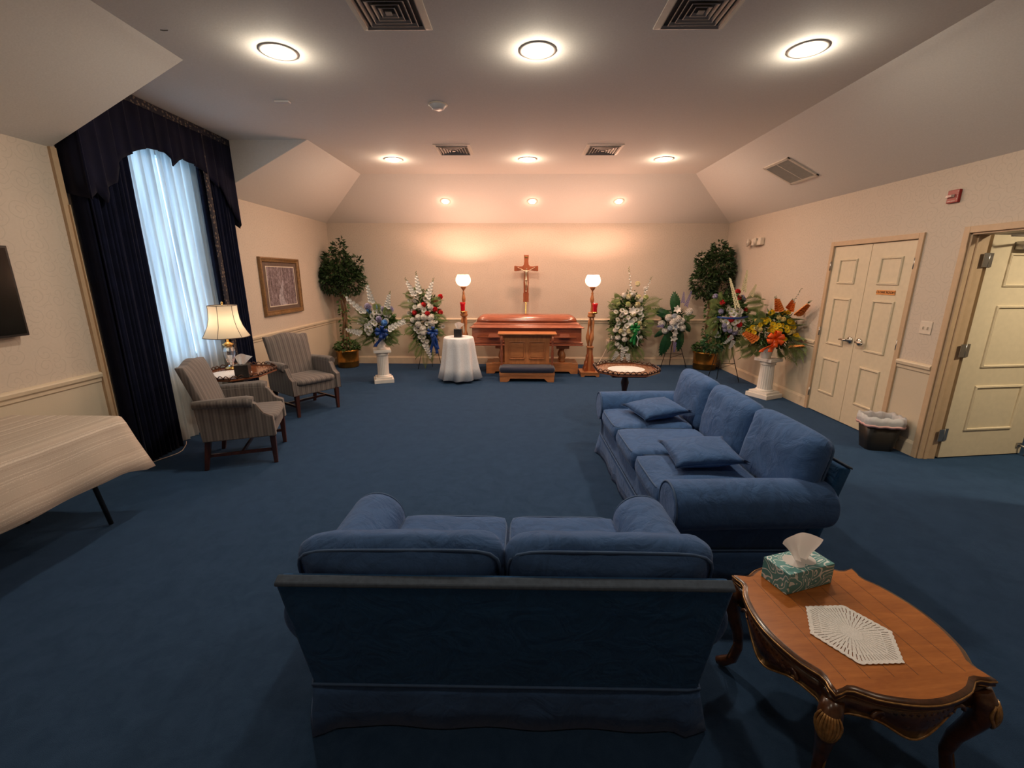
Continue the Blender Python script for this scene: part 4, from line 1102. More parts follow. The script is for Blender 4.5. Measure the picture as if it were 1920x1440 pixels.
# ------------------------------------------------------------ waste bin
r = empty('waste_bin', (3.575, 4.125, 0), math.radians(-12), 'black waste bin with clear liner between the two doors', 'waste bin')
def rr_(hx, hy, z, n=32, p=6):
    return [((abs(math.cos(a))**p+abs(math.sin(a))**p)**(-1/p)*math.cos(a)*hx, (abs(math.cos(a))**p+abs(math.sin(a))**p)**(-1/p)*math.sin(a)*hy, z) for a in [2*PI*i/n for i in range(n)]]
m = MB(); m.rings([rr_(.115, .09, 0), rr_(.16, .118, .30), rr_(.155, .113, .30), rr_(.11, .085, .012)], caps=False); m._f([m.bm.verts.new(p) for p in rr_(.112, .088, .01)]); m.build('bin_body', M['black'], r)
m = MB()
def lin(hx, hy, z, am, n=64):
    P = []
    for i, (x, y, zz) in enumerate(rr_(hx, hy, z, n)): k = 1+am*math.sin(i*1.9)+am*.6*math.sin(i*.7+2); P.append((x*k, y*k, zz+am*.25*math.sin(i*1.1)))
    return P
m.rings([lin(.166, .124, .245, .012), lin(.170, .128, .30, .02), lin(.163, .121, .345, .03), lin(.140, .100, .33, .03), lin(.13, .09, .2, .05)], caps=False); m.build('bin_liner', M['linerw'], r)
m = MB(); m.rings([lin(.169, .127, .243, .012), lin(.171, .129, .268, .014)], caps=False); m.build('drawstring', M['linerp'], r, solid=.002)

# ------------------------------------------------------------ casket and bier
cx0 = .135
r = empty('casket', (cx0, 7.65, .50), 0, 'polished cherry wood casket with closed lid at the back wall', 'casket')
hx, hy = .965, .30
def cr(kx, ky, z, p=14, n=64): return [((abs(math.cos(a))**p+abs(math.sin(a))**p)**(-1/p)*math.cos(a)*kx, (abs(math.cos(a))**p+abs(math.sin(a))**p)**(-1/p)*math.sin(a)*ky, z) for a in [2*PI*(i+.5)/n for i in range(n)]]
def box_rings(m, L, p=40):
    m.rings([[(-a, -b, z), (a, -b, z), (a, b, z), (-a, b, z)] for a, b, z in L], sm=False)
m = MB(); box_rings(m, [(hx-.01, hy-.01, 0), (hx, hy, .005), (hx, hy, .02), (hx-.012, hy-.012, .03), (hx-.005, hy-.005, .04), (hx-.005, hy-.005, .055), (hx-.03, hy-.03, .072), (hx-.035, hy-.035, .30)])
m.build('body', M['casket'], r, .003)
m = MB(); box_rings(m, [(hx-.03, hy-.03, .298), (hx+.004, hy+.004, .302), (hx+.006, hy+.006, .312), (hx-.005, hy-.005, .322), (hx-.055, hy-.05, .350), (hx-.06, hy-.055, .358), (hx-.055, hy-.052, .364), (hx-.10, hy-.08, .392), (hx-.108, hy-.085, .400), (hx-.103, hy-.082, .405)])
m.build('lid_moulding', M['casket'], r, .002)
m = MB(); L = []
for i in range(10):
    t = i/9*PI/2; L.append([(x, y, z) for x, y, z in cr(hx-.105-.17*(1-math.cos(t)), (hy-.084)*math.cos(t)**.8+.012, .404+.118*math.sin(t), 10)])
m.rings(L); m.build('lid', M['casket'], r)
for y, s in ((-hy+.03, -1), (hy-.03, 1)):
    m = MB(); m.tube([(-.84, y+s*.06, .155), (.84, y+s*.06, .155)], .014, 10); hb_ = m.build('handle_bar', M['casket'], r)
    for x in (-.56, .70-.06):
        m = MB(); m.hexa([(x-.10, y+s*.0, .15), (x+.10, y+s*.0, .15), (x+.10, y+s*.05, .15), (x-.10, y+s*.05, .15), (x-.075, y, .21), (x+.075, y, .21), (x+.075, y+s*.02, .21), (x-.075, y+s*.02, .21)]); m.build('handle_bracket', M['casket'], hb_)
r = empty('casket_bier', (.235, 7.66, 0), 0, 'oak bier with turned legs on platforms under the casket', 'bier')
m = MB(); m.box(0, .0, .185, 1.40, .42, .02); 
m.build('platform_top', M['oakh'], r, .003)
m = MB()
def arch(x0, x1, h, foot, cut):
    P = [(x0, 0), (x0+foot, 0)]
    for i in range(1, 8):
        t = i/8*PI/2; P.append((x0+foot+cut*math.sin(t), cut*(1-math.cos(t))))
    P += [(x0+foot+cut, cut), (x1-foot-cut, cut)]
    for i in range(1, 8):
        t = i/8*PI/2; P.append((x1-foot-cut+cut*(1-math.cos(t)), cut*math.cos(t)))
    P += [(x1-foot, 0), (x1, 0), (x1, h), (x0, h)]
    return P
for y in (-.23, .21): m.prism(arch(-.80, .80, .165, .12, .04), y, y+.02, ax=1)
m.box(-.79, 0, .10, .02, .42, .13); m.box(.79, 0, .10, .02, .42, .13); m.box(0, 0, .172, 1.60, .46, .014)
m.build('platform', M['oakh'], r, .002)
BAL = [(.028, 0), (.050, .012), (.052, .03), (.036, .05), (.062, .10), (.058, .15), (.036, .20), (.030, .235), (.046, .25), (.040, .262)]
for x in (-.53, .53):
    for y in (-.12, .12):
        m = MB(); m.lathe([(a, z*.93+.19) for a, z in BAL], (x, y, 0), 20); m.build('turned_leg', M['oak'], r)
for x in (-.53, .53): MB().box(x, 0, .466, .22, .44, .05).build('cross_rail', M['oakh'], r, .006)
MB().box(0, 0, .492, 1.25, .10, .012).build('support_bar', M['oakh'], r)
# kneeler
r = empty('kneeler', (.137, 7.03, 0), 0, 'oak prayer kneeler with navy cushion in front of the casket', 'kneeler')
m = MB(); m.box(0, .08, .752, .955, .24, .022, Rx(.04)); m.build('arm_shelf', M['oakh'], r, .004)
m = MB(); poly = [(-.37, .24), (.37, .24), (.37, .60), (.375, .64), (.40, .675), (.43, .70), (.43, .738), (-.43, .738), (-.43, .70), (-.40, .675), (-.375, .64), (-.37, .60)]
m.prism(poly, .06, .085, ax=1); m.build('front_panel', M['oak'], r, .003)
for s in (-1, 1):
    m = MB(); x0, x1, z0, z1 = s*.165-.12, s*.165+.12, .33, .61
    for c, d, sx, sz in (((x0+x1)/2, z0, .25, .014), ((x0+x1)/2, z1, .25, .014), (x0, (z0+z1)/2, .014, .28), (x1, (z0+z1)/2, .014, .28)): m.box(c, .056, d, sx, .016, sz)
    m.box(s*.165, .059, .47, .20, .008, .24); m.build('raised_panel', M['oakh'], r, .003)
for s in (-1, 1):
    m = MB(); m.lathe([(.012, .18), (.022, .19), (.016, .22), (.014, .32), (.022, .36), (.024, .44), (.018, .47), (.022, .48), (.016, .50), (.016, .62), (.024, .64), (.022, .74)], (s*.415, -.01, 0), 14); m.build('post', M['casket'], r)
m = MB(); m.box(0, -.06, .135, .89, .34, .03); m.prism([(a, b*.95) for a, b in arch(-.435, .435, .125, .10, .06)], -.225, -.205, ax=1); m.prism([(a, b*.95) for a, b in arch(-.435, .435, .125, .10, .06)], .08, .10, ax=1)
m.box(-.43, -.06, .07, .02, .28, .11); m.box(.43, -.06, .07, .02, .28, .11); m.box(0, -.222, .11, .89, .016, .012); m.build('base', M['oakh'], r, .003)
m = MB(); m.cushion((0, -.085, .195), (.885, .30, .095), None, 10, .82, .1, .002, 3, 8); m.build('kneeling_cushion', simple('navy_velvet', (.010, .015, .042), .85, 0, .2, 40, sheen=.35), r)

# ------------------------------------------------------------ crucifix
r = empty('crucifix', (.128, 8.12, 0), 0, 'wooden crucifix with pale bronze figure on a brass pole behind casket', 'crucifix')
m = MB(); H = [(.052, 1.20), (.050, 1.26), (.052, 1.35), (.044, 1.37), (.044, 1.45), (.048, 1.55), (.042, 1.65), (.036, 1.74), (.040, 1.765), (.075, 1.760), (.14, 1.750), (.20, 1.745), (.217, 1.75), (.217, 1.835), (.20, 1.842), (.13, 1.83), (.07, 1.832), (.045, 1.86), (.036, 1.92), (.045, 2.02), (.043, 2.028)]
m.prism([(x, z) for x, z in H]+[(-x, z) for x, z in H[::-1]], -.015, .015, ax=1); m.build('cross', M['crossw'], r, .005)
m = MB(); m.tube([(0, .0, .03), (0, 0, 1.22)], .012, 10); m.lathe([(.16, 0), (.15, .015), (.05, .03), (.02, .05)], seg=28); m.build('pole', M['brass'], r)
MB().box(0, -.018, 1.99, .05, .006, .024).build('title_plate', M['brass'], r, .002)
# figure: one skinned surface
me = bpy.data.meshes.new('figure')
J = [((0, 0, 0), .022), ((0, 0, .06), .019), ((0, -.002, .115), .026), ((0, -.002, .15), .020), ((.004, -.006, .168), .009), ((.008, -.014, .20), .017),
     ((.035, 0, .148), .011), ((.085, .004, .175), .008), ((.14, .006, .205), .006), ((.158, .006, .214), .006),
     ((-.035, 0, .148), .011), ((-.085, .004, .175), .008), ((-.14, .006, .205), .006), ((-.158, .006, .214), .006),
     ((.014, -.006, -.03), .016), ((.020, -.028, -.105), .011), ((.006, -.004, -.195), .007), ((.006, -.02, -.22), .006),
     ((-.014, -.006, -.03), .016), ((-.004, -.028, -.105), .011), ((-.004, -.004, -.195), .007), ((-.004, -.02, -.22), .006)]
E = [(0, 1), (1, 2), (2, 3), (3, 4), (4, 5), (3, 6), (6, 7), (7, 8), (8, 9), (3, 10), (10, 11), (11, 12), (12, 13), (0, 14), (14, 15), (15, 16), (16, 17), (0, 18), (18, 19), (19, 20), (20, 21)]
me.from_pydata([j[0] for j in J], E, []); fo = bpy.data.objects.new('figure', me); C.objects.link(fo)
sk = fo.modifiers.new('skin', 'SKIN'); fo.modifiers.new('sub', 'SUBSURF').levels = 1
for i, (_, q) in enumerate(J): me.skin_vertices[0].data[i].radius = (q, q*.85)
me.skin_vertices[0].data[0].use_root = True
me.materials.append(M['bronze']); fo.parent = r; fo.location = (0, -.035, 1.60)
MB().lathe([(.022, -.035), (.027, -.01), (.024, .012)], (0, -.035, 1.60), 12).build('loincloth', M['bronze'], r)

# ------------------------------------------------------------ torchieres
def torchiere(loc, label, glass_dx):
    r = empty('torchiere', loc, 0, label, 'floor lamp', 'oak torchieres beside the casket')
    m = MB(); m.prism(arch(-.155, .155, .065, .045, .022), -.155, -.135, ax=1); m.prism(arch(-.155, .155, .065, .045, .022), .135, .155, ax=1); m.box(-.145, 0, .04, .02, .27, .05); m.box(.145, 0, .04, .02, .27, .05)
    m.box(0, 0, .072, .33, .33, .018); m.build('base', M['oakh'], r, .003)
    fin = [(.02, .08), (.13, .08), (.125, .13), (.105, .16), (.10, .22), (.078, .26), (.072, .33), (.055, .37), (.055, .47), (.02, .47)]
    for k in range(4):
        a = k*PI/2+PI/4; m = MB()
        rot = Rz(a)
        A = [rot @ Vector((x, -.012, z)) for x, z in fin]; B = [rot @ Vector((x, .012, z)) for x, z in fin]
        VA = [m.bm.verts.new(p) for p in A]; VB = [m.bm.verts.new(p) for p in B]; n = len(fin)
        m._f(VA); m._f(VB[::-1])
        for i in range(n): m._f([VA[i], VA[(i+1) % n], VB[(i+1) % n], VB[i]])
        m.build('bracket', M['crossw'], r, .002)
    m = MB(); m.box(0, 0, .28, .075, .075, .40); m.box(0, 0, .49, .11, .11, .03); m.build('plinth', M['oak'], r, .004)
    for k in range(3):
        a = k*2*PI/3+.6; m = MB(); P = []; R_ = []
        for i in range(13):
            t = i/12; z = .50+.50*t; q = .030+.016*math.sin(PI*t); aa = a+t*1.2
            P.append((q*math.cos(aa), q*math.sin(aa), z)); R_.append(.014+.022*math.exp(-((t-.28)/.16)**2)+.008*math.exp(-((t-.8)/.1)**2))
        m.tube(P, R_, 10); m.build('twisted_spindle', M['oak'], r)
    m = MB(); m.lathe([(.045, .985), (.062, 1.0), (.066, 1.02), (.050, 1.045), (.060, 1.06), (.056, 1.075), (.02, 1.08)], seg=24); m.build('collar', M['oak'], r)
    m = MB(); m.lathe([(.018, 1.07), (.020, 1.10), (.014, 1.17), (.016, 1.22), (.030, 1.25), (.033, 1.29), (.022, 1.34), (.015, 1.37), (.022, 1.38), (.013, 1.40), (.013, 1.43), (.030, 1.44), (.036, 1.455), (.045, 1.47), (.055, 1.485), (.05, 1.492)], seg=24); m.build('upper_pole', M['oak'], r)
    m = MB(); m.lathe([(.035, 1.083), (.037, 1.10), (.038, 1.16), (.043, 1.195), (.050, 1.225), (.048, 1.225), (.036, 1.16), (.033, 1.095)], (glass_dx, -.055, 0), 24, caps=False); g = m.build('votive_glass', M['redglass'], r)
    m = MB(); m.lathe([(.02, 1.045), (.042, 1.055), (.044, 1.085), (.03, 1.086)], (glass_dx, -.055, 0), 24); m.build('glass_holder', M['brass'], r)
    m = MB(); m.lathe([(.045, 1.490), (.085, 1.510), (.118, 1.55), (.126, 1.59), (.118, 1.63), (.10, 1.665), (.095, 1.68)], seg=36, caps=False); m.build('glass_globe', M['globe'], r)
    lamp('POINT', 'light', (0, 0, 1.640), GLOBE, (1, .57, .40), r, .016)
    return r
torchiere((-.94, 7.50, 0), 'oak torchiere with glowing globe and red glass, left of casket', -.012)
torchiere((1.215, 7.36, 0), 'oak torchiere with glowing globe and red glass, right of casket', .045)

# round table
r = empty('round_table', (-.965, 6.93, 0), 0, 'small round table under the white lace cloth, left of kneeler', 'table')
m = MB(); m.lathe([(.225, .69), (.225, .705)], seg=32); m.build('tabletop', M['oakh'], r); m = MB(); m.lathe([(.12, 0), (.03, .03), (.02, .69)], seg=16); m.build('pedestal', M['oak'], r)
m = MB()
def lc(a, z, f): return 1+f*(math.cos(a*9+.7)*.06+math.cos(a*5)*.03)
rings = []
for rr, z, f in ((.002, .712, 0), (.20, .712, 0), (.228, .709, 0), (.238, .695, .1), (.246, .60, .6), (.262, .42, 1.0), (.288, .22, 1.5), (.318, .045, 2.1)):
    rings.append([(rr*lc(a, z, f)*math.cos(a), rr*lc(a, z, f)*math.sin(a), z+(.012*math.cos(a*9) if z < .1 else 0)) for a in [2*PI*i/120 for i in range(120)]])
m.rings(rings, caps=False); o = m.build('tablecloth', M['lace'], None, solid=.002); o.location = (-.965, 6.93, 0); tag(o, 'white lace cloth hanging to the floor over the small round table', 'tablecloth')
tissue_cube((-.965, 6.90, .714), .0, 'black tissue box on the round lace covered table')

# ------------------------------------------------------------ plants
KEEP = True
def leaf(m, p, d, L, wd, nrm=None, fold=.3, sm=True):
    d = d.normalized(); s = d.cross(nrm if nrm else Vector((random.uniform(-1, 1), random.uniform(-1, 1), random.uniform(-1, 1))))
    if s.length < 1e-4: s = d.orthogonal()
    s.normalize(); n = s.cross(d)
    a = m.bm.verts.new(p); t = m.bm.verts.new(p+d*L-n*L*.15); c = m.bm.verts.new(p+d*L*.45-n*wd*fold*0)
    l = m.bm.verts.new(p+d*L*.42+s*wd/2+n*wd*fold); r_ = m.bm.verts.new(p+d*L*.42-s*wd/2+n*wd*fold)
    m._f([a, c, l], sm); m._f([l, c, t], sm); m._f([a, r_, c], sm); m._f([c, r_, t], sm)
def petal_(m, p, d, L, wd, nrm=None, fold=.3):
    d = d.normalized(); s = d.cross(nrm if nrm else Vector((0, -1, 0)))
    if s.length < 1e-4: s = d.orthogonal()
    s.normalize(); n = s.cross(d); V = m.bm.verts.new
    a = V(p); c = V(p+d*L*.55-n*wd*.12); t = V(p+d*L*.98+n*L*.10)
    l1, r1 = (V(p+d*L*.40+s*q*wd*.45+n*wd*fold*.6) for q in (1, -1)); l2, r2 = (V(p+d*L*.80+s*q*wd*.42+n*wd*fold*.8) for q in (1, -1))
    for f in ((a, c, l1), (l1, c, l2), (l2, c, t), (a, r1, c), (r1, r2, c), (r2, t, c)): m._f(f, True)
def frond(m, p, d, L, n=14, ll=.16, droop=.35, wd=.010, up=Vector((0, 0, 1)), spread=1.0):
    d = Vector(d).normalized(); p = Vector(p); pts = []; side = d.cross(Vector((0, -1, 0)))
    if side.length < .1: side = Vector((1, 0, 0))
    side.normalize()
    for i in range(n+1):
        t = i/n; pts.append(p+d*L*t+Vector((0, 0, -droop*L*t*t)))
    m.tube(pts, [.004*(1-i/n)+.001 for i in range(n+1)], 4)
    for i in range(2, n+1):
        t = i/n; dd = (pts[i]-pts[i-1]).normalized(); q = ll*math.sin(PI*(.18+.75*t))
        for s in (-1, 1):
            v = (dd*.75+side*s*spread*.8+Vector((0, -.1, -.12))).normalized()
            leaf(m, pts[i], v, q, wd*1.15, Vector((0, -1, .2)), .15)
    leaf(m, pts[-1], (pts[-1]-pts[-2]), ll*.6, wd*1.6, Vector((0, -1, .2)), .1)
def broad(m, p, tip, wd, n=9):
    """large toothed leaf facing the room"""
    p, tip = Vector(p), Vector(tip); d = tip-p; L = d.length; d.normalize(); s = d.cross(Vector((0, -1, 0))).normalized(); prev = None
    mid = [p+d*L*i/n+Vector((0, -.03*math.sin(PI*i/n), 0)) for i in range(n+1)]
    for sg_ in (-1, 1):
        for i in range(n):
            t = (i+.5)/n; w_ = wd*math.sin(PI*min(1, .12+t*.86))**.8
            a = m.bm.verts.new(mid[i]); b = m.bm.verts.new(mid[i+1])
            c = m.bm.verts.new(mid[i+1]+s*sg_*w_*.5+d*L*.07+Vector((0, .01, 0))); e = m.bm.verts.new(mid[i]+s*sg_*w_*.46+d*L*.04+Vector((0, .012, 0)))
            m._f([a, b, c, e])
    m.tube(mid, .004, 4)
def blob(m, c, rad, n, L, wd, front=False):
    for i in range(n):
        v = Vector((random.gauss(0, 1), random.gauss(0, 1), random.gauss(0, 1))).normalized()
        if front and v.y > .3: v.y = -v.y*.3
        q = random.uniform(.72, 1.0)
        p = Vector((c[0]+v.x*rad[0]*q, c[1]+v.y*rad[1]*q, c[2]+v.z*rad[2]*q))
        d = Vector((v.x, v.y, v.z*.6))+Vector((random.uniform(-.5, .5), random.uniform(-.5, .5), random.uniform(-.7, .2)))
        leaf(m, p, d, L*random.uniform(.7, 1.25), wd*random.uniform(.8, 1.2))

def ficus(loc, blobs, topz, label, seed, pot_r=.205, pot_h=.33):
    random.seed(seed)
    r = empty('potted_tree', loc, 0, label, 'potted tree', 'ficus trees in brass pots')
    m = MB(); m.lathe([(pot_r*.90, 0), (pot_r*.93, .02), (pot_r*.94, pot_h*.3), (pot_r*.97, pot_h*.33), (pot_r*.95, pot_h*.36), (pot_r*.97, pot_h*.85), (pot_r*1.04, pot_h*.9), (pot_r*1.04, pot_h), (pot_r*.95, pot_h), (pot_r*.9, pot_h*.8)], seg=28); p = m.build('pot', M['pot'], r)
    m = MB(); m.lathe([(pot_r*.92, pot_h*.86), (.01, pot_h*.9)], seg=24); m.build('soil', M['soil'], r)
    for k in range(3):
        a0 = k*2*PI/3; P = []
        for i in range(17):
            t = i/16; z = pot_h*.8+(topz-pot_h*.8)*t; q = .045+.02*math.sin(t*7+k); P.append((q*math.cos(a0+t*5), q*math.sin(a0+t*5), z))
        m = MB(); m.tube(P, [.024-.010*i/16 for i in range(17)], 8); m.build('trunk', M['trunk'], r)
    m = MB()
    for (c, rad, n) in blobs: blob(m, c, rad, int(n*1.35), .072, .036)
    # branches
    for (c, rad, n) in blobs[:3]:
        m.tube([(0, 0, topz-.1), ((c[0])*.5, c[1]*.5, (topz+c[2])/2), (c[0], c[1], c[2])], [.012, .008, .004], 5)
    m.build('foliage', M['leaf'], r)
    m = MB(); blob(m, (0, 0, pot_h+.06), (pot_r*1.05, pot_r*1.05, .09), 230, .07, .05)
    for i in range(130):
        t = random.random()**.8; a = random.uniform(0, 2*PI); z = pot_h+t*(topz-pot_h-.05); q = .07
        leaf(m, Vector((q*math.cos(a), q*math.sin(a), z)), Vector((math.cos(a), math.sin(a), -.6)), .06, .04)
    m.build('ivy', M['leaf2'], r)
    return r
ficus((-3.20, 7.98, 0), [((0, -.03, 1.72), (.34, .26, .22), 650), ((-.14, -.02, 1.60), (.27, .24, .26), 450), ((.16, -.02, 1.58), (.25, .22, .26), 450), ((-.05, -.02, 1.95), (.23, .2, .14), 240), ((0, 0, 2.1), (.12, .12, .15), 60), ((.06, 0, 2.24), (.05, .05, .08), 14), ((.30, 0, 1.86), (.10, .1, .14), 60)], 1.5, 'round headed ficus tree in a brass pot, left back corner', 3)
ficus((3.44, 7.95, 0), [((0, -.03, 1.80), (.31, .26, .24), 600), ((-.17, -.02, 1.58), (.22, .22, .26), 380), ((.13, -.02, 1.55), (.24, .22, .28), 380), ((.06, -.02, 2.03), (.20, .18, .14), 240), ((.03, 0, 2.16), (.10, .10, .10), 50), ((-.22, 0, 1.95), (.12, .1, .12), 70), ((-.12, 0, 1.38), (.2, .2, .12), 120)], 1.45, 'loose leaved ficus tree in a brass pot, right back corner', 5, .215)

# ------------------------------------------------------------ flowers
LIB = {}
def mesh_of(mb, mats):
    bmesh.ops.recalc_face_normals(mb.bm, faces=mb.bm.faces)
    me = bpy.data.meshes.new('bloom'); mb.bm.to_mesh(me); mb.bm.free()
    for x in mats: me.materials.append(x)
    return me
def ball(name, mat, r=.034, n=46, pl=.6):
    """many petalled head facing -y"""
    m = MB(); m.lathe([(r*.1, -r*.6), (r*.7, -r*.45), (r*.85, 0), (r*.7, r*.45), (r*.1, r*.6)], (0, 0, 0), 10)
    g = PI*(3-5**.5)
    for i in range(n):
        t = (i+.5)/n; y = -(1-1.35*t); q = math.sqrt(max(0, 1-y*y)); a = g*i
        d = Vector((q*math.cos(a), y, q*math.sin(a))); petal_(m, d*r*.55, d+Vector((0, -.30, 0)), r*pl, r*.62, Vector((0, -1, 0)).cross(d) if abs(d.y) < .9 else Vector((1, 0, 0)), .5)
    LIB[name] = mesh_of(m, [mat])
def daisy(name, mat, r=.030, n=12):
    m = MB(); m.mats = [1, 2]
    for k in range(2):
        for i in range(n):
            a = 2*PI*(i+.5*k)/n; d = Vector((math.cos(a), -.15-.3*k, math.sin(a))); petal_(m, d*r*.15+Vector((0, -.003*k, 0)), d, r*(1-.2*k), r*.46, Vector((0, -1, 0)), .1)
    m.mi = 1; m.lathe([(.001, -.010), (r*.2, -.008), (r*.25, 0)], (0, -.004, 0), 8, M4=Matrix.Rotation(PI/2, 3, 'X').inverted() if False else Matrix.Rotation(-PI/2, 3, 'X'))
    m.lathe([(r*.26, .004), (r*.2, .010), (.001, .012)], (0, 0, 0), 8, M4=Matrix.Rotation(PI/2, 3, 'X'))
    LIB[name] = mesh_of(m, [mat, M['f_eye']])
def lily(name, mat, r=.075):
    m = MB()
    for i in range(6):
        a = 2*PI*i/6+.3; rad = Vector((math.cos(a), 0, math.sin(a))); L = r*(1 if i % 2 else .92); tan = Vector((-rad.z, 0, rad.x)); rows = []
        for j in range(6):
            t = j/5; c = rad*L*t+Vector((0, -.045*math.sin(t*2.1)*(r/.075), 0)); w_ = r*.30*math.sin(PI*min(1, .15+t*.84))**.8
            rows.append([c-tan*w_+Vector((0, -.006, 0)), c, c+tan*w_+Vector((0, -.006, 0))])
        m.rings(rows, caps=False, close=False)
    LIB[name] = mesh_of(m, [mat])
def spike(name, mat, L=.34, n=11, r=.052, tipc=None, gap=.4):
    """gladiolus style stem with blossoms; along +z, facing -y"""
    m = MB(); m.mi = 1; m.tube([(0, 0, 0), (.004, 0, L*.5), (0, 0, L*1.18)], [.004, .003, .0015], 5)
    for k in range(5): leaf(m, Vector((0, 0, L*(.92+.055*k))), Vector(((-1)**k*.5, -.2, 1)), .035, .014)
    m.mi = 0
    for i in range(n):
        t = i/(n-1); q = r*(1-.45*t); c = Vector(((-1)**i*q*.38, -.008, L*(.02+.9*t)))
        for j in range(6):
            a = 2*PI*j/6+i; d = Vector((math.cos(a), -.75, math.sin(a)+.1)); petal_(m, c, d, q*1.05, q*1.0, Vector((0, -1, 0)), .15)
    LIB[name] = mesh_of(m, [mat, tipc or M['leaf2']])
def floret(name, mat, L=.25, n=34, r=.010, w0=.028):
    m = MB(); m.mi = 1; m.tube([(0, 0, 0), (0, 0, L)], .002, 4); m.mi = 0
    for i in range(n):
        t = i/n; a = i*2.4; q = w0*(1-.75*t); c = Vector((q*math.cos(a), q*math.sin(a)*.7, L*t))
        for j in range(4):
            b = 2*PI*j/4+i; leaf(m, c, Vector((math.cos(b), -.6, math.sin(b))), r*1.3*(1-.4*t), r*(1-.4*t), Vector((0, -1, 0)), .1)
    LIB[name] = mesh_of(m, [mat, M['leaf2']])
for nm, mt in (('white', 'f_white'), ('cream', 'f_cream'), ('lime', 'f_green'), ('red', 'f_red'), ('blue', 'f_blue'), ('lav', 'f_lav'), ('sil', 'f_sil'), ('yel', 'f_yel'), ('pyel', 'f_pyel')):
    ball('ball_'+nm, M[mt])
daisy('daisy_white', M['f_white']); daisy('daisy_yel', M['f_yel'], .032, 12)
lily('lily', M['f_white']); spike('glad_white', M['f_white']); spike('glad_org', M['f_org'], .22, 12, .050); floret('snap', M['f_cream'], .34, 60, .016, .030); floret('delph', M['f_pur'], .26, 44, .013, .034)
spike('glad_bud', M['f_white'], .40, 8, .030, M['palm'])
KN = {'ball_white': 'carnation', 'ball_cream': 'carnation', 'ball_lime': 'carnation', 'ball_red': 'carnation', 'ball_blue': 'rose', 'ball_lav': 'hydrangea', 'ball_sil': 'hydrangea', 'ball_yel': 'chrysanthemum', 'ball_pyel': 'chrysanthemum', 'daisy_white': 'daisy', 'daisy_yel': 'daisy', 'lily': 'lily', 'glad_white': 'gladiolus', 'glad_org': 'gladiolus', 'glad_bud': 'gladiolus', 'snap': 'snapdragon', 'delph': 'delphinium'}
LB = {'ball_white': 'white carnation', 'ball_cream': 'cream carnation', 'ball_lime': 'pale green carnation', 'ball_red': 'red carnation', 'ball_blue': 'blue rose', 'ball_lav': 'lavender hydrangea', 'ball_sil': 'silvery blue hydrangea', 'ball_yel': 'yellow chrysanthemum', 'ball_pyel': 'pale yellow chrysanthemum', 'daisy_white': 'white daisy', 'daisy_yel': 'yellow daisy', 'lily': 'white lily', 'glad_white': 'white gladiolus', 'glad_org': 'orange gladiolus', 'glad_bud': 'white gladiolus in bud', 'snap': 'cream snapdragon', 'delph': 'purple delphinium'}
def bloom(kind, parent, loc, s=1.0, tip=None):
    o = bpy.data.objects.new(KN[kind], LIB[kind]); C.objects.link(o); o.parent = parent; o.location = loc; o['label'] = LB[kind]
    if tip is None:
        o.rotation_euler = (random.uniform(-.35, .35), random.uniform(0, 6.28), random.uniform(-.45, .45)); o.rotation_mode = 'YXZ'
        o.scale = (s, s, s)
    else:
        d = Vector(tip); L = d.length; z = d.normalized(); y = Vector((0, 1, 0)); y = (y-z*y.dot(z)).normalized()
        o.rotation_euler = Matrix((y.cross(z), y, z)).transposed().to_euler()
        base = {'glad_white': .40, 'glad_org': .26, 'glad_bud': .47, 'snap': .34, 'delph': .26}[kind]; k = L/base; o.scale = (s, s, k)
    return o
class Arr:
    """arrangement laid out in metres: (u,v) are plan units of size k around origin (u0,v0), v downward"""
    def __init__(s, root, u0, v0, k, z0, hw, hh, bul=.16, cv=None):
        s.r, s.u0, s.v0, s.k, s.z0, s.hw, s.hh, s.bul = root, u0, v0, k, z0, hw, hh, bul; s.cu, s.cv = u0, cv if cv is not None else v0
    def P(s, u, v, dy=0):
        x, z = (u-s.u0)*s.k, s.z0-(v-s.v0)*s.k
        e = ((u-s.cu)/s.hw)**2+((v-s.cv)/s.hh)**2
        y = -s.bul*max(0.0, 1-e)-.02+dy; lim = XR-.10-s.r.location.x
        if x > lim: y -= (x-lim)*1.5; x = lim
        return Vector((x, y, z))
    def put(s, kind, L, size=1.0):
        size *= 1.22
        for q in L: bloom(kind, s.r, s.P(q[0], q[1]), size*(q[2] if len(q) > 2 else 1)*random.uniform(.92, 1.08))
    def st(s, kind, L, size=1.0):
        for a, b, c, d in L:
            p, q = s.P(a, b, -.11), s.P(c, d, -.11); o = bloom(kind, s.r, p, size, q-p)
    def green(s, n, L=.075, wd=.026, mat=None, frs=(), fl=.16, broads=(), nm='foliage', droop=.15, fm=None):
        m = MB(); cx, cz = (s.cu-s.u0)*s.k, s.z0-(s.cv-s.v0)*s.k
        if n: blob(m, (cx, .0, cz), (s.hw*s.k, s.bul*.9, s.hh*s.k), n, L, wd, True)
        if n: blob(m, (cx, .03, cz), (s.hw*s.k*.75, s.bul*.55, s.hh*s.k*.8), n, L*1.1, wd*1.4, True)
        m.build(nm, mat or M['leaf2'], s.r) if n else None
        for a, b, c, d in frs:
            m = MB(); p, q = s.P(a, b, .02), s.P(c, d, .03); p.y = min(p.y, random.uniform(-.10, .02)); q.y = min(q.y, p.y)
            frond(m, p, q-p, (q-p).length*.85, 17, fl, droop); m.build('palm_frond', fm or M['palm'], s.r)
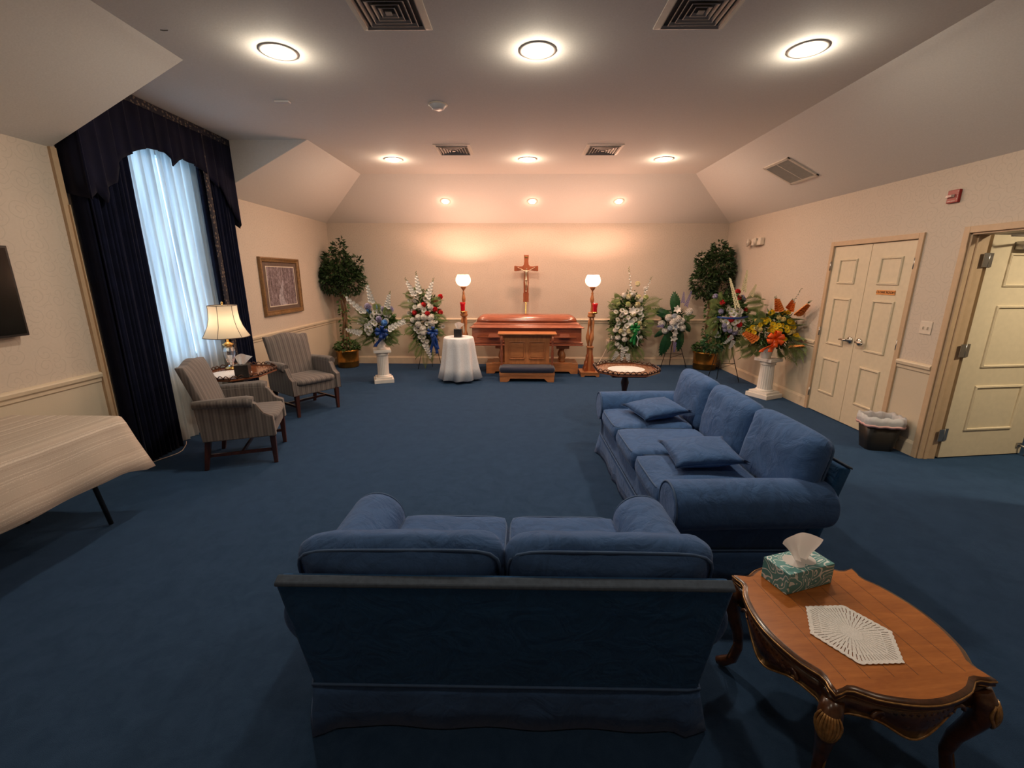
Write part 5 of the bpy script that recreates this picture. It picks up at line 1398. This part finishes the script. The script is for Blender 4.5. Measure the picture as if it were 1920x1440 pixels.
def bow(parent, c, s, mat, tails, name='bow', loops=6):
    m = MB(); c = Vector(c)
    for i in range(loops):
        a = 2*PI*i/loops+.4; rad = Vector((math.cos(a), -.25, math.sin(a)*.75)).normalized(); tan = Vector((-math.sin(a), 0, math.cos(a))); rows = []
        for j in range(9):
            t = j/8; q = math.sin(PI*t); p = c+rad*s*q*(1.0)+Vector((0, -1, 0))*s*.30*math.sin(2*PI*t)-Vector((0, 0, 0)); w_ = s*.30*(.35+.65*q)
            rows.append([p-tan*w_, p+tan*w_])
        m.rings(rows, caps=False, close=False)
    for (dx, dz, wv) in tails:
        rows = []
        for j in range(10):
            t = j/9; p = c+Vector((dx*t+wv*math.sin(t*5)*.3, -.02-.02*math.sin(t*6), dz*t)); rows.append([p-Vector((s*.26, 0, s*.05)), p+Vector((s*.26, 0, -s*.05))])
        m.rings(rows, caps=False, close=False)
    o = m.build(name, mat, parent, solid=.002); return o
def column(loc, h, wt, wb, rz, label):
    r = empty('plant_column', loc, rz, label, 'pedestal', 'white fluted plant columns')
    m = MB(); m.box(0, 0, .03, wb, wb, .06); m.box(0, 0, .075, wb*.84, wb*.84, .03); m.build('base', M['white'], r, .004)
    m = MB(); R0, R1 = wb*.30, wt*.34
    m.lathe([(R0*1.18, .088), (R0*1.18, .105), (R0*1.0, .12)], seg=60)
    m.lathe([(R0, .12), (R0*.97, .2), (R1, h-.10)], seg=80, wob=lambda a, z: 1-.07*(1-abs(math.cos(a*10))), caps=False)
    m.lathe([(R1, h-.10), (R1*1.15, h-.092), (R1*1.15, h-.08), (R1*1.05, h-.075), (R1*1.35, h-.045)], seg=60); m.build('shaft', M['white'], r)
    m = MB(); m.box(0, 0, h-.022, wt, wt, .044); m.build('capital', M['white'], r, .005)
    return r
def easel(loc, label, H, spread=.26):
    r = empty('wire_easel', loc, 0, label, 'easel', 'wire flower easels')
    for (x, y) in ((-spread, -.08), (spread, -.08), (0, .14)):
        MB().tube([(0, .05, H), (x, y, .0)], .006, 6).build('leg', M['wire'], r)
    m = MB(); m.tube([(-spread*.66, -.04, H*.32), (spread*.66, -.04, H*.32)], .004, 5); m.tube([(-spread*.4, -.0, H*.6), (spread*.4, 0, H*.6)], .004, 5); m.tube([(spread*.66, -.04, H*.32), (0, .10, H*.2)], .004, 5); m.build('cross_bar', M['wire'], r)
    return r

# --- left column with white and blue arrangement
column((-2.175, 6.80, 0), .53, .265, .30, .35, 'white fluted column carrying the white and blue flowers, left')
random.seed(11)
r = empty('flower_arrangement', (-2.175, 6.80, .531), 0, 'white and blue flowers with a blue bow in white urn on left column', 'flower arrangement')
m = MB(); m.lathe([(.075, 0), (.08, .02), (.055, .04), (.07, .08), (.10, .15), (.115, .19), (.105, .19), (.09, .16)], seg=28); m.build('urn', M['white'], r)
A = Arr(r, 695, 1050, .0019, 0, 150, 135, .17, 850); A.cu = 690
A.green(420, .08, .028, frs=[(640, 830, 470, 755), (640, 900, 440, 880), (640, 930, 450, 985), (660, 950, 540, 1000), (700, 760, 690, 650), (760, 900, 890, 900), (760, 930, 850, 985), (720, 950, 800, 1000), (640, 780, 520, 700), (740, 770, 800, 690)], fl=.10)
A.st('glad_white', [(600, 740, 430, 595), (670, 660, 635, 500), (790, 700, 815, 575), (575, 905, 415, 875), (800, 870, 945, 790)], .95)
A.put('ball_blue', [(690, 705), (608, 742), (755, 825)], 1.15); A.put('ball_lav', [(715, 795), (610, 700), (790, 720), (730, 725)], 1.2)
A.put('daisy_white', [(700, 740), (660, 770), (760, 755), (575, 800), (530, 825), (600, 810), (650, 825), (690, 830), (640, 850), (610, 880), (650, 880), (770, 810), (820, 860), (745, 885), (560, 830), (675, 745), (718, 745), (785, 770), (612, 850), (625, 905), (590, 815), (545, 810), (670, 815)], 1.25)
bow(r, A.P(740, 895, -.05), .105, M['r_blue'], [(-.09, -.22, .1), (.05, -.10, .1)])

# --- standing spray, red carnations and blue ribbon (left)
easel((-1.62, 7.85, 0), 'wire easel behind the round lace table holding the red and white spray', .95, .22)
r = empty('flower_spray', (-1.64, 7.72, .21), 0, 'standing spray of white flowers, red carnations and blue ribbon, left', 'flower arrangement')
A = Arr(r, 1100, 1130, .00209, 0, 125, 250, .16, 800); A.cu = 1090
A.green(620, .08, .028, frs=[(1040, 680, 880, 650), (1020, 780, 890, 775), (1020, 850, 920, 900), (1040, 950, 940, 1050), (1060, 1000, 1000, 1110), (1160, 760, 1290, 780), (1140, 660, 1250, 610), (1150, 880, 1265, 900), (1090, 1000, 1080, 1190), (1060, 600, 1030, 500), (1110, 1010, 1140, 1150), (1040, 620, 930, 560)], fl=.12)
A.st('glad_white', [(1030, 590, 955, 455), (1070, 570, 1045, 405), (1140, 610, 1188, 455), (1105, 985, 1150, 1135), (940, 800, 860, 850)], 1.0)
A.put('ball_red', [(1097, 668), (1015, 735), (1187, 640), (1185, 710), (1230, 605), (1222, 735), (1127, 740)], 1.05)
A.put('ball_white', [(1023, 635), (1070, 685), (1145, 685), (1050, 770), (1100, 770), (1150, 770), (1000, 795), (1050, 830), (1085, 860), (1155, 815), (1088, 892)], 1.3)
A.put('daisy_white', [(1140, 860), (1085, 935), (1053, 935), (1075, 965), (1020, 690), (1100, 710), (1185, 805), (1165, 840), (975, 690), (960, 745), (1040, 600), (1110, 620), (1105, 975), (1120, 820), (1020, 870), (1045, 890), (990, 850), (1180, 770), (1000, 720), (1130, 640), (970, 640), (1240, 850)], 1.2)
bow(r, A.P(1165, 890, -.05), .10, M['r_blue'], [(-.04, -.40, .08), (.05, -.38, -.06), (.10, -.30, .05)])

# --- tall white spray by the right torchiere
easel((1.98, 8.08, 0), 'wire easel holding the tall white spray beside the right torchiere', 1.0, .24)
r = empty('flower_spray', (1.98, 7.95, .25), 0, 'tall white and green spray with green ribbon beside the right torchiere', 'flower arrangement')
A = Arr(r, 400, 1200, .001462, 0, 230, 390, .16, 800)
A.green(900, .08, .028, frs=[(520, 600, 780, 450), (540, 640, 790, 560), (540, 700, 740, 640), (540, 800, 720, 770), (540, 900, 700, 890), (260, 620, 150, 520), (260, 700, 160, 700), (250, 850, 180, 900), (240, 1000, 170, 1130), (480, 1050, 620, 1220), (460, 1100, 580, 1290), (300, 1100, 190, 1290), (300, 500, 200, 480), (420, 1050, 500, 1290)], fl=.14)
A.st('glad_bud', [(385, 440, 345, 130), (545, 440, 625, 240)], 1.0)
A.put('ball_cream', [(485, 570), (375, 475), (495, 480), (430, 680), (510, 790), (300, 890), (395, 885), (480, 325), (600, 815), (530, 850)], 1.15); A.put('ball_lime', [(365, 565), (250, 555), (640, 620), (430, 925), (595, 485)], 1.05)
A.put('ball_white', [(325, 460), (430, 440), (525, 515), (270, 970), (350, 990), (215, 970), (550, 970), (270, 1055), (505, 895), (235, 880), (580, 380)], 1.05)
A.put('daisy_white', [(300, 640), (340, 660), (290, 690), (475, 635), (530, 620), (520, 665), (325, 750), (250, 750), (265, 790), (250, 840), (340, 850), (335, 920), (310, 1090), (520, 740), (545, 700), (370, 720), (455, 740), (360, 820), (390, 1110), (230, 660), (600, 690)], 1.2)
A.put('lily', [(410, 640), (400, 770)], .85)
A.st('glad_white', [(330, 1080, 320, 1290), (270, 1150, 205, 1265), (390, 1160, 415, 1290)], .9)
bow(r, A.P(450, 840, -.05), .09, M['r_green'], [(-.03, -.25, .08), (.02, -.3, .05)]); bow(r, A.P(470, 925, -.08), .03, M['r_white'], [(.05, -.20, .05)], 'ribbon', 3)

# --- lily spray on tripod
easel((2.90, 8.10, 0), 'thin wire tripod easel under the lily spray', .80, .24)
r = empty('flower_spray', (2.80, 7.97, .36), 0, 'small white lily and rose spray with broad dark leaves on tripod', 'flower arrangement')
A = Arr(r, 945, 1140, .00146, 0, 150, 190, .14, 810)
A.green(200, .075, .03, M['leaf3'], frs=[(1060, 770, 1200, 690), (1050, 700, 1130, 780)], fl=.07, fm=M['leaf2'])
for a, b, c, d, w_ in ((945, 680, 930, 440, .19), (890, 720, 685, 650, .16), (900, 900, 830, 1215, .20), (1040, 880, 1045, 1160, .15), (1070, 800, 1165, 915, .12), (850, 880, 735, 985, .10)):
    m = MB(); broad(m, A.P(a, b, .04), A.P(c, d, .02), w_); m.build('broad_leaf', M['leaf3'], r)
A.put('lily', [(960, 650), (930, 830), (955, 990), (935, 920)], .85); A.put('ball_white', [(860, 740), (800, 820), (840, 900), (1010, 780), (1035, 860), (1125, 670), (1090, 750), (905, 790), (960, 750)], 1.45); A.put('ball_sil', [(925, 720), (940, 850), (885, 860)], 1.2)
A.st('delph', [(1050, 600, 1100, 420), (1010, 560, 1010, 430), (960, 1040, 960, 1165), (800, 840, 720, 845)], .8)

# --- red, white and blue spray near the right corner
easel((3.30, 6.95, 0), 'wire easel holding the red white and blue spray in right corner', .95, .26)
r = empty('flower_spray', (3.24, 6.80, .50), 0, 'standing spray of red carnations, daisies and cream snapdragons, right corner', 'flower arrangement')
A = Arr(r, 460, 1220, .00152, 0, 175, 260, .16, 880)
A.green(700, .08, .028, frs=[(560, 750, 830, 690), (560, 700, 790, 640), (570, 800, 760, 800), (580, 860, 720, 900), (350, 780, 235, 760), (340, 850, 240, 930), (330, 900, 250, 1020), (430, 1060, 420, 1290), (470, 1080, 500, 1280), (380, 1050, 300, 1200), (540, 1030, 600, 1130), (350, 730, 290, 640)], fl=.16)
m = MB(); blob(m, A.P(330, 1120), (.16, .08, .14), 200, .08, .03); m.build('foliage', M['leaf3'], r)
A.st('snap', [(450, 750, 380, 470), (528, 600, 540, 395), (605, 640, 645, 530)], 1.0); A.st('glad_white', [(440, 1020, 385, 1125), (465, 1070, 455, 1175)], .7)
A.put('ball_red', [(508, 605), (515, 665), (358, 710), (603, 780), (430, 870), (517, 920), (317, 965), (468, 1055)], .98)
A.put('daisy_white', [(430, 790), (480, 790), (450, 820), (515, 790), (390, 900), (360, 870), (310, 880), (490, 880), (560, 935), (330, 1010), (350, 1040), (540, 1000), (560, 980), (645, 925), (640, 970), (420, 950), (575, 910), (400, 770), (500, 830), (460, 900), (545, 960), (310, 1000), (540, 880), (480, 960)], 1.3)
A.put('ball_lav', [(345, 795), (575, 680), (435, 980), (490, 1000), (390, 970), (295, 650), (380, 930), (560, 660)], .95)
m = MB(); rows = []
for j in range(13):
    t = j/12; p = A.P(310+t*360, 850+6*math.sin(t*5), -.045); rows.append([p-Vector((0, 0, .014)), p+Vector((0, 0, .014))])
m.rings(rows, caps=False, close=False); m.build('ribbon', M['r_blue'], r, solid=.001)

# --- orange and yellow arrangement on the right column
column((3.50, 6.04, 0), .56, .255, .33, .45, 'white fluted column carrying the orange and yellow flowers, right')
random.seed(21)
r = empty('flower_arrangement', (3.44, 6.02, .561), 0, 'orange and yellow flowers with orange bow in white pot, right column', 'flower arrangement')
m = MB(); m.lathe([(.062, 0), (.066, .01), (.092, .15), (.096, .16), (.088, .16), (.08, .13)], seg=28); m.build('pot', M['white'], r)
A = Arr(r, 930, 1285, .00137, 0, 250, 190, .20, 1000); A.cu = 935
A.green(600, .075, .026, frs=[(800, 1080, 590, 1060), (810, 1120, 620, 1160), (830, 1140, 650, 1240), (850, 900, 740, 850), (1080, 1080, 1350, 1120), (1080, 1110, 1330, 1190), (1050, 1130, 1270, 1250), (1100, 960, 1260, 880), (1090, 900, 1220, 840), (1000, 1140, 1130, 1240), (860, 1130, 760, 1210), (1120, 1040, 1290, 1020)], fl=.15, droop=.2)
A.st('glad_org', [(925, 800, 885, 665), (1020, 790, 1060, 690), (1120, 810, 1230, 695), (730, 1085, 595, 1000), (1120, 1120, 1250, 1090)], 1.2); A.st('glad_bud', [(1040, 760, 1125, 590)], .7)
A.put('daisy_yel', [(915, 822), (1040, 830), (1080, 825), (850, 900), (820, 915), (860, 960), (900, 960), (940, 990), (900, 1000), (870, 990), (1060, 910), (1100, 930), (1040, 960), (1020, 990), (1200, 1030), (1215, 1050), (700, 1000), (710, 1040), (730, 970), (1020, 1075), (930, 940), (835, 885), (1085, 950), (1075, 900), (845, 980), (920, 1010), (1185, 1040), (690, 1020), (895, 830), (1100, 905), (800, 900), (880, 930), (960, 940), (1010, 960), (1120, 960), (780, 940), (740, 1020)], .88)
A.put('ball_pyel', [(950, 870), (780, 985), (1050, 1010), (760, 905), (990, 885), (970, 760), (1120, 1000), (1005, 1110), (755, 970)], .75)
bow(r, A.P(890, 1065, -.06), .115, M['r_org'], [(-.03, -.17, .05), (-.14, -.17, .1)])
random.seed(1)
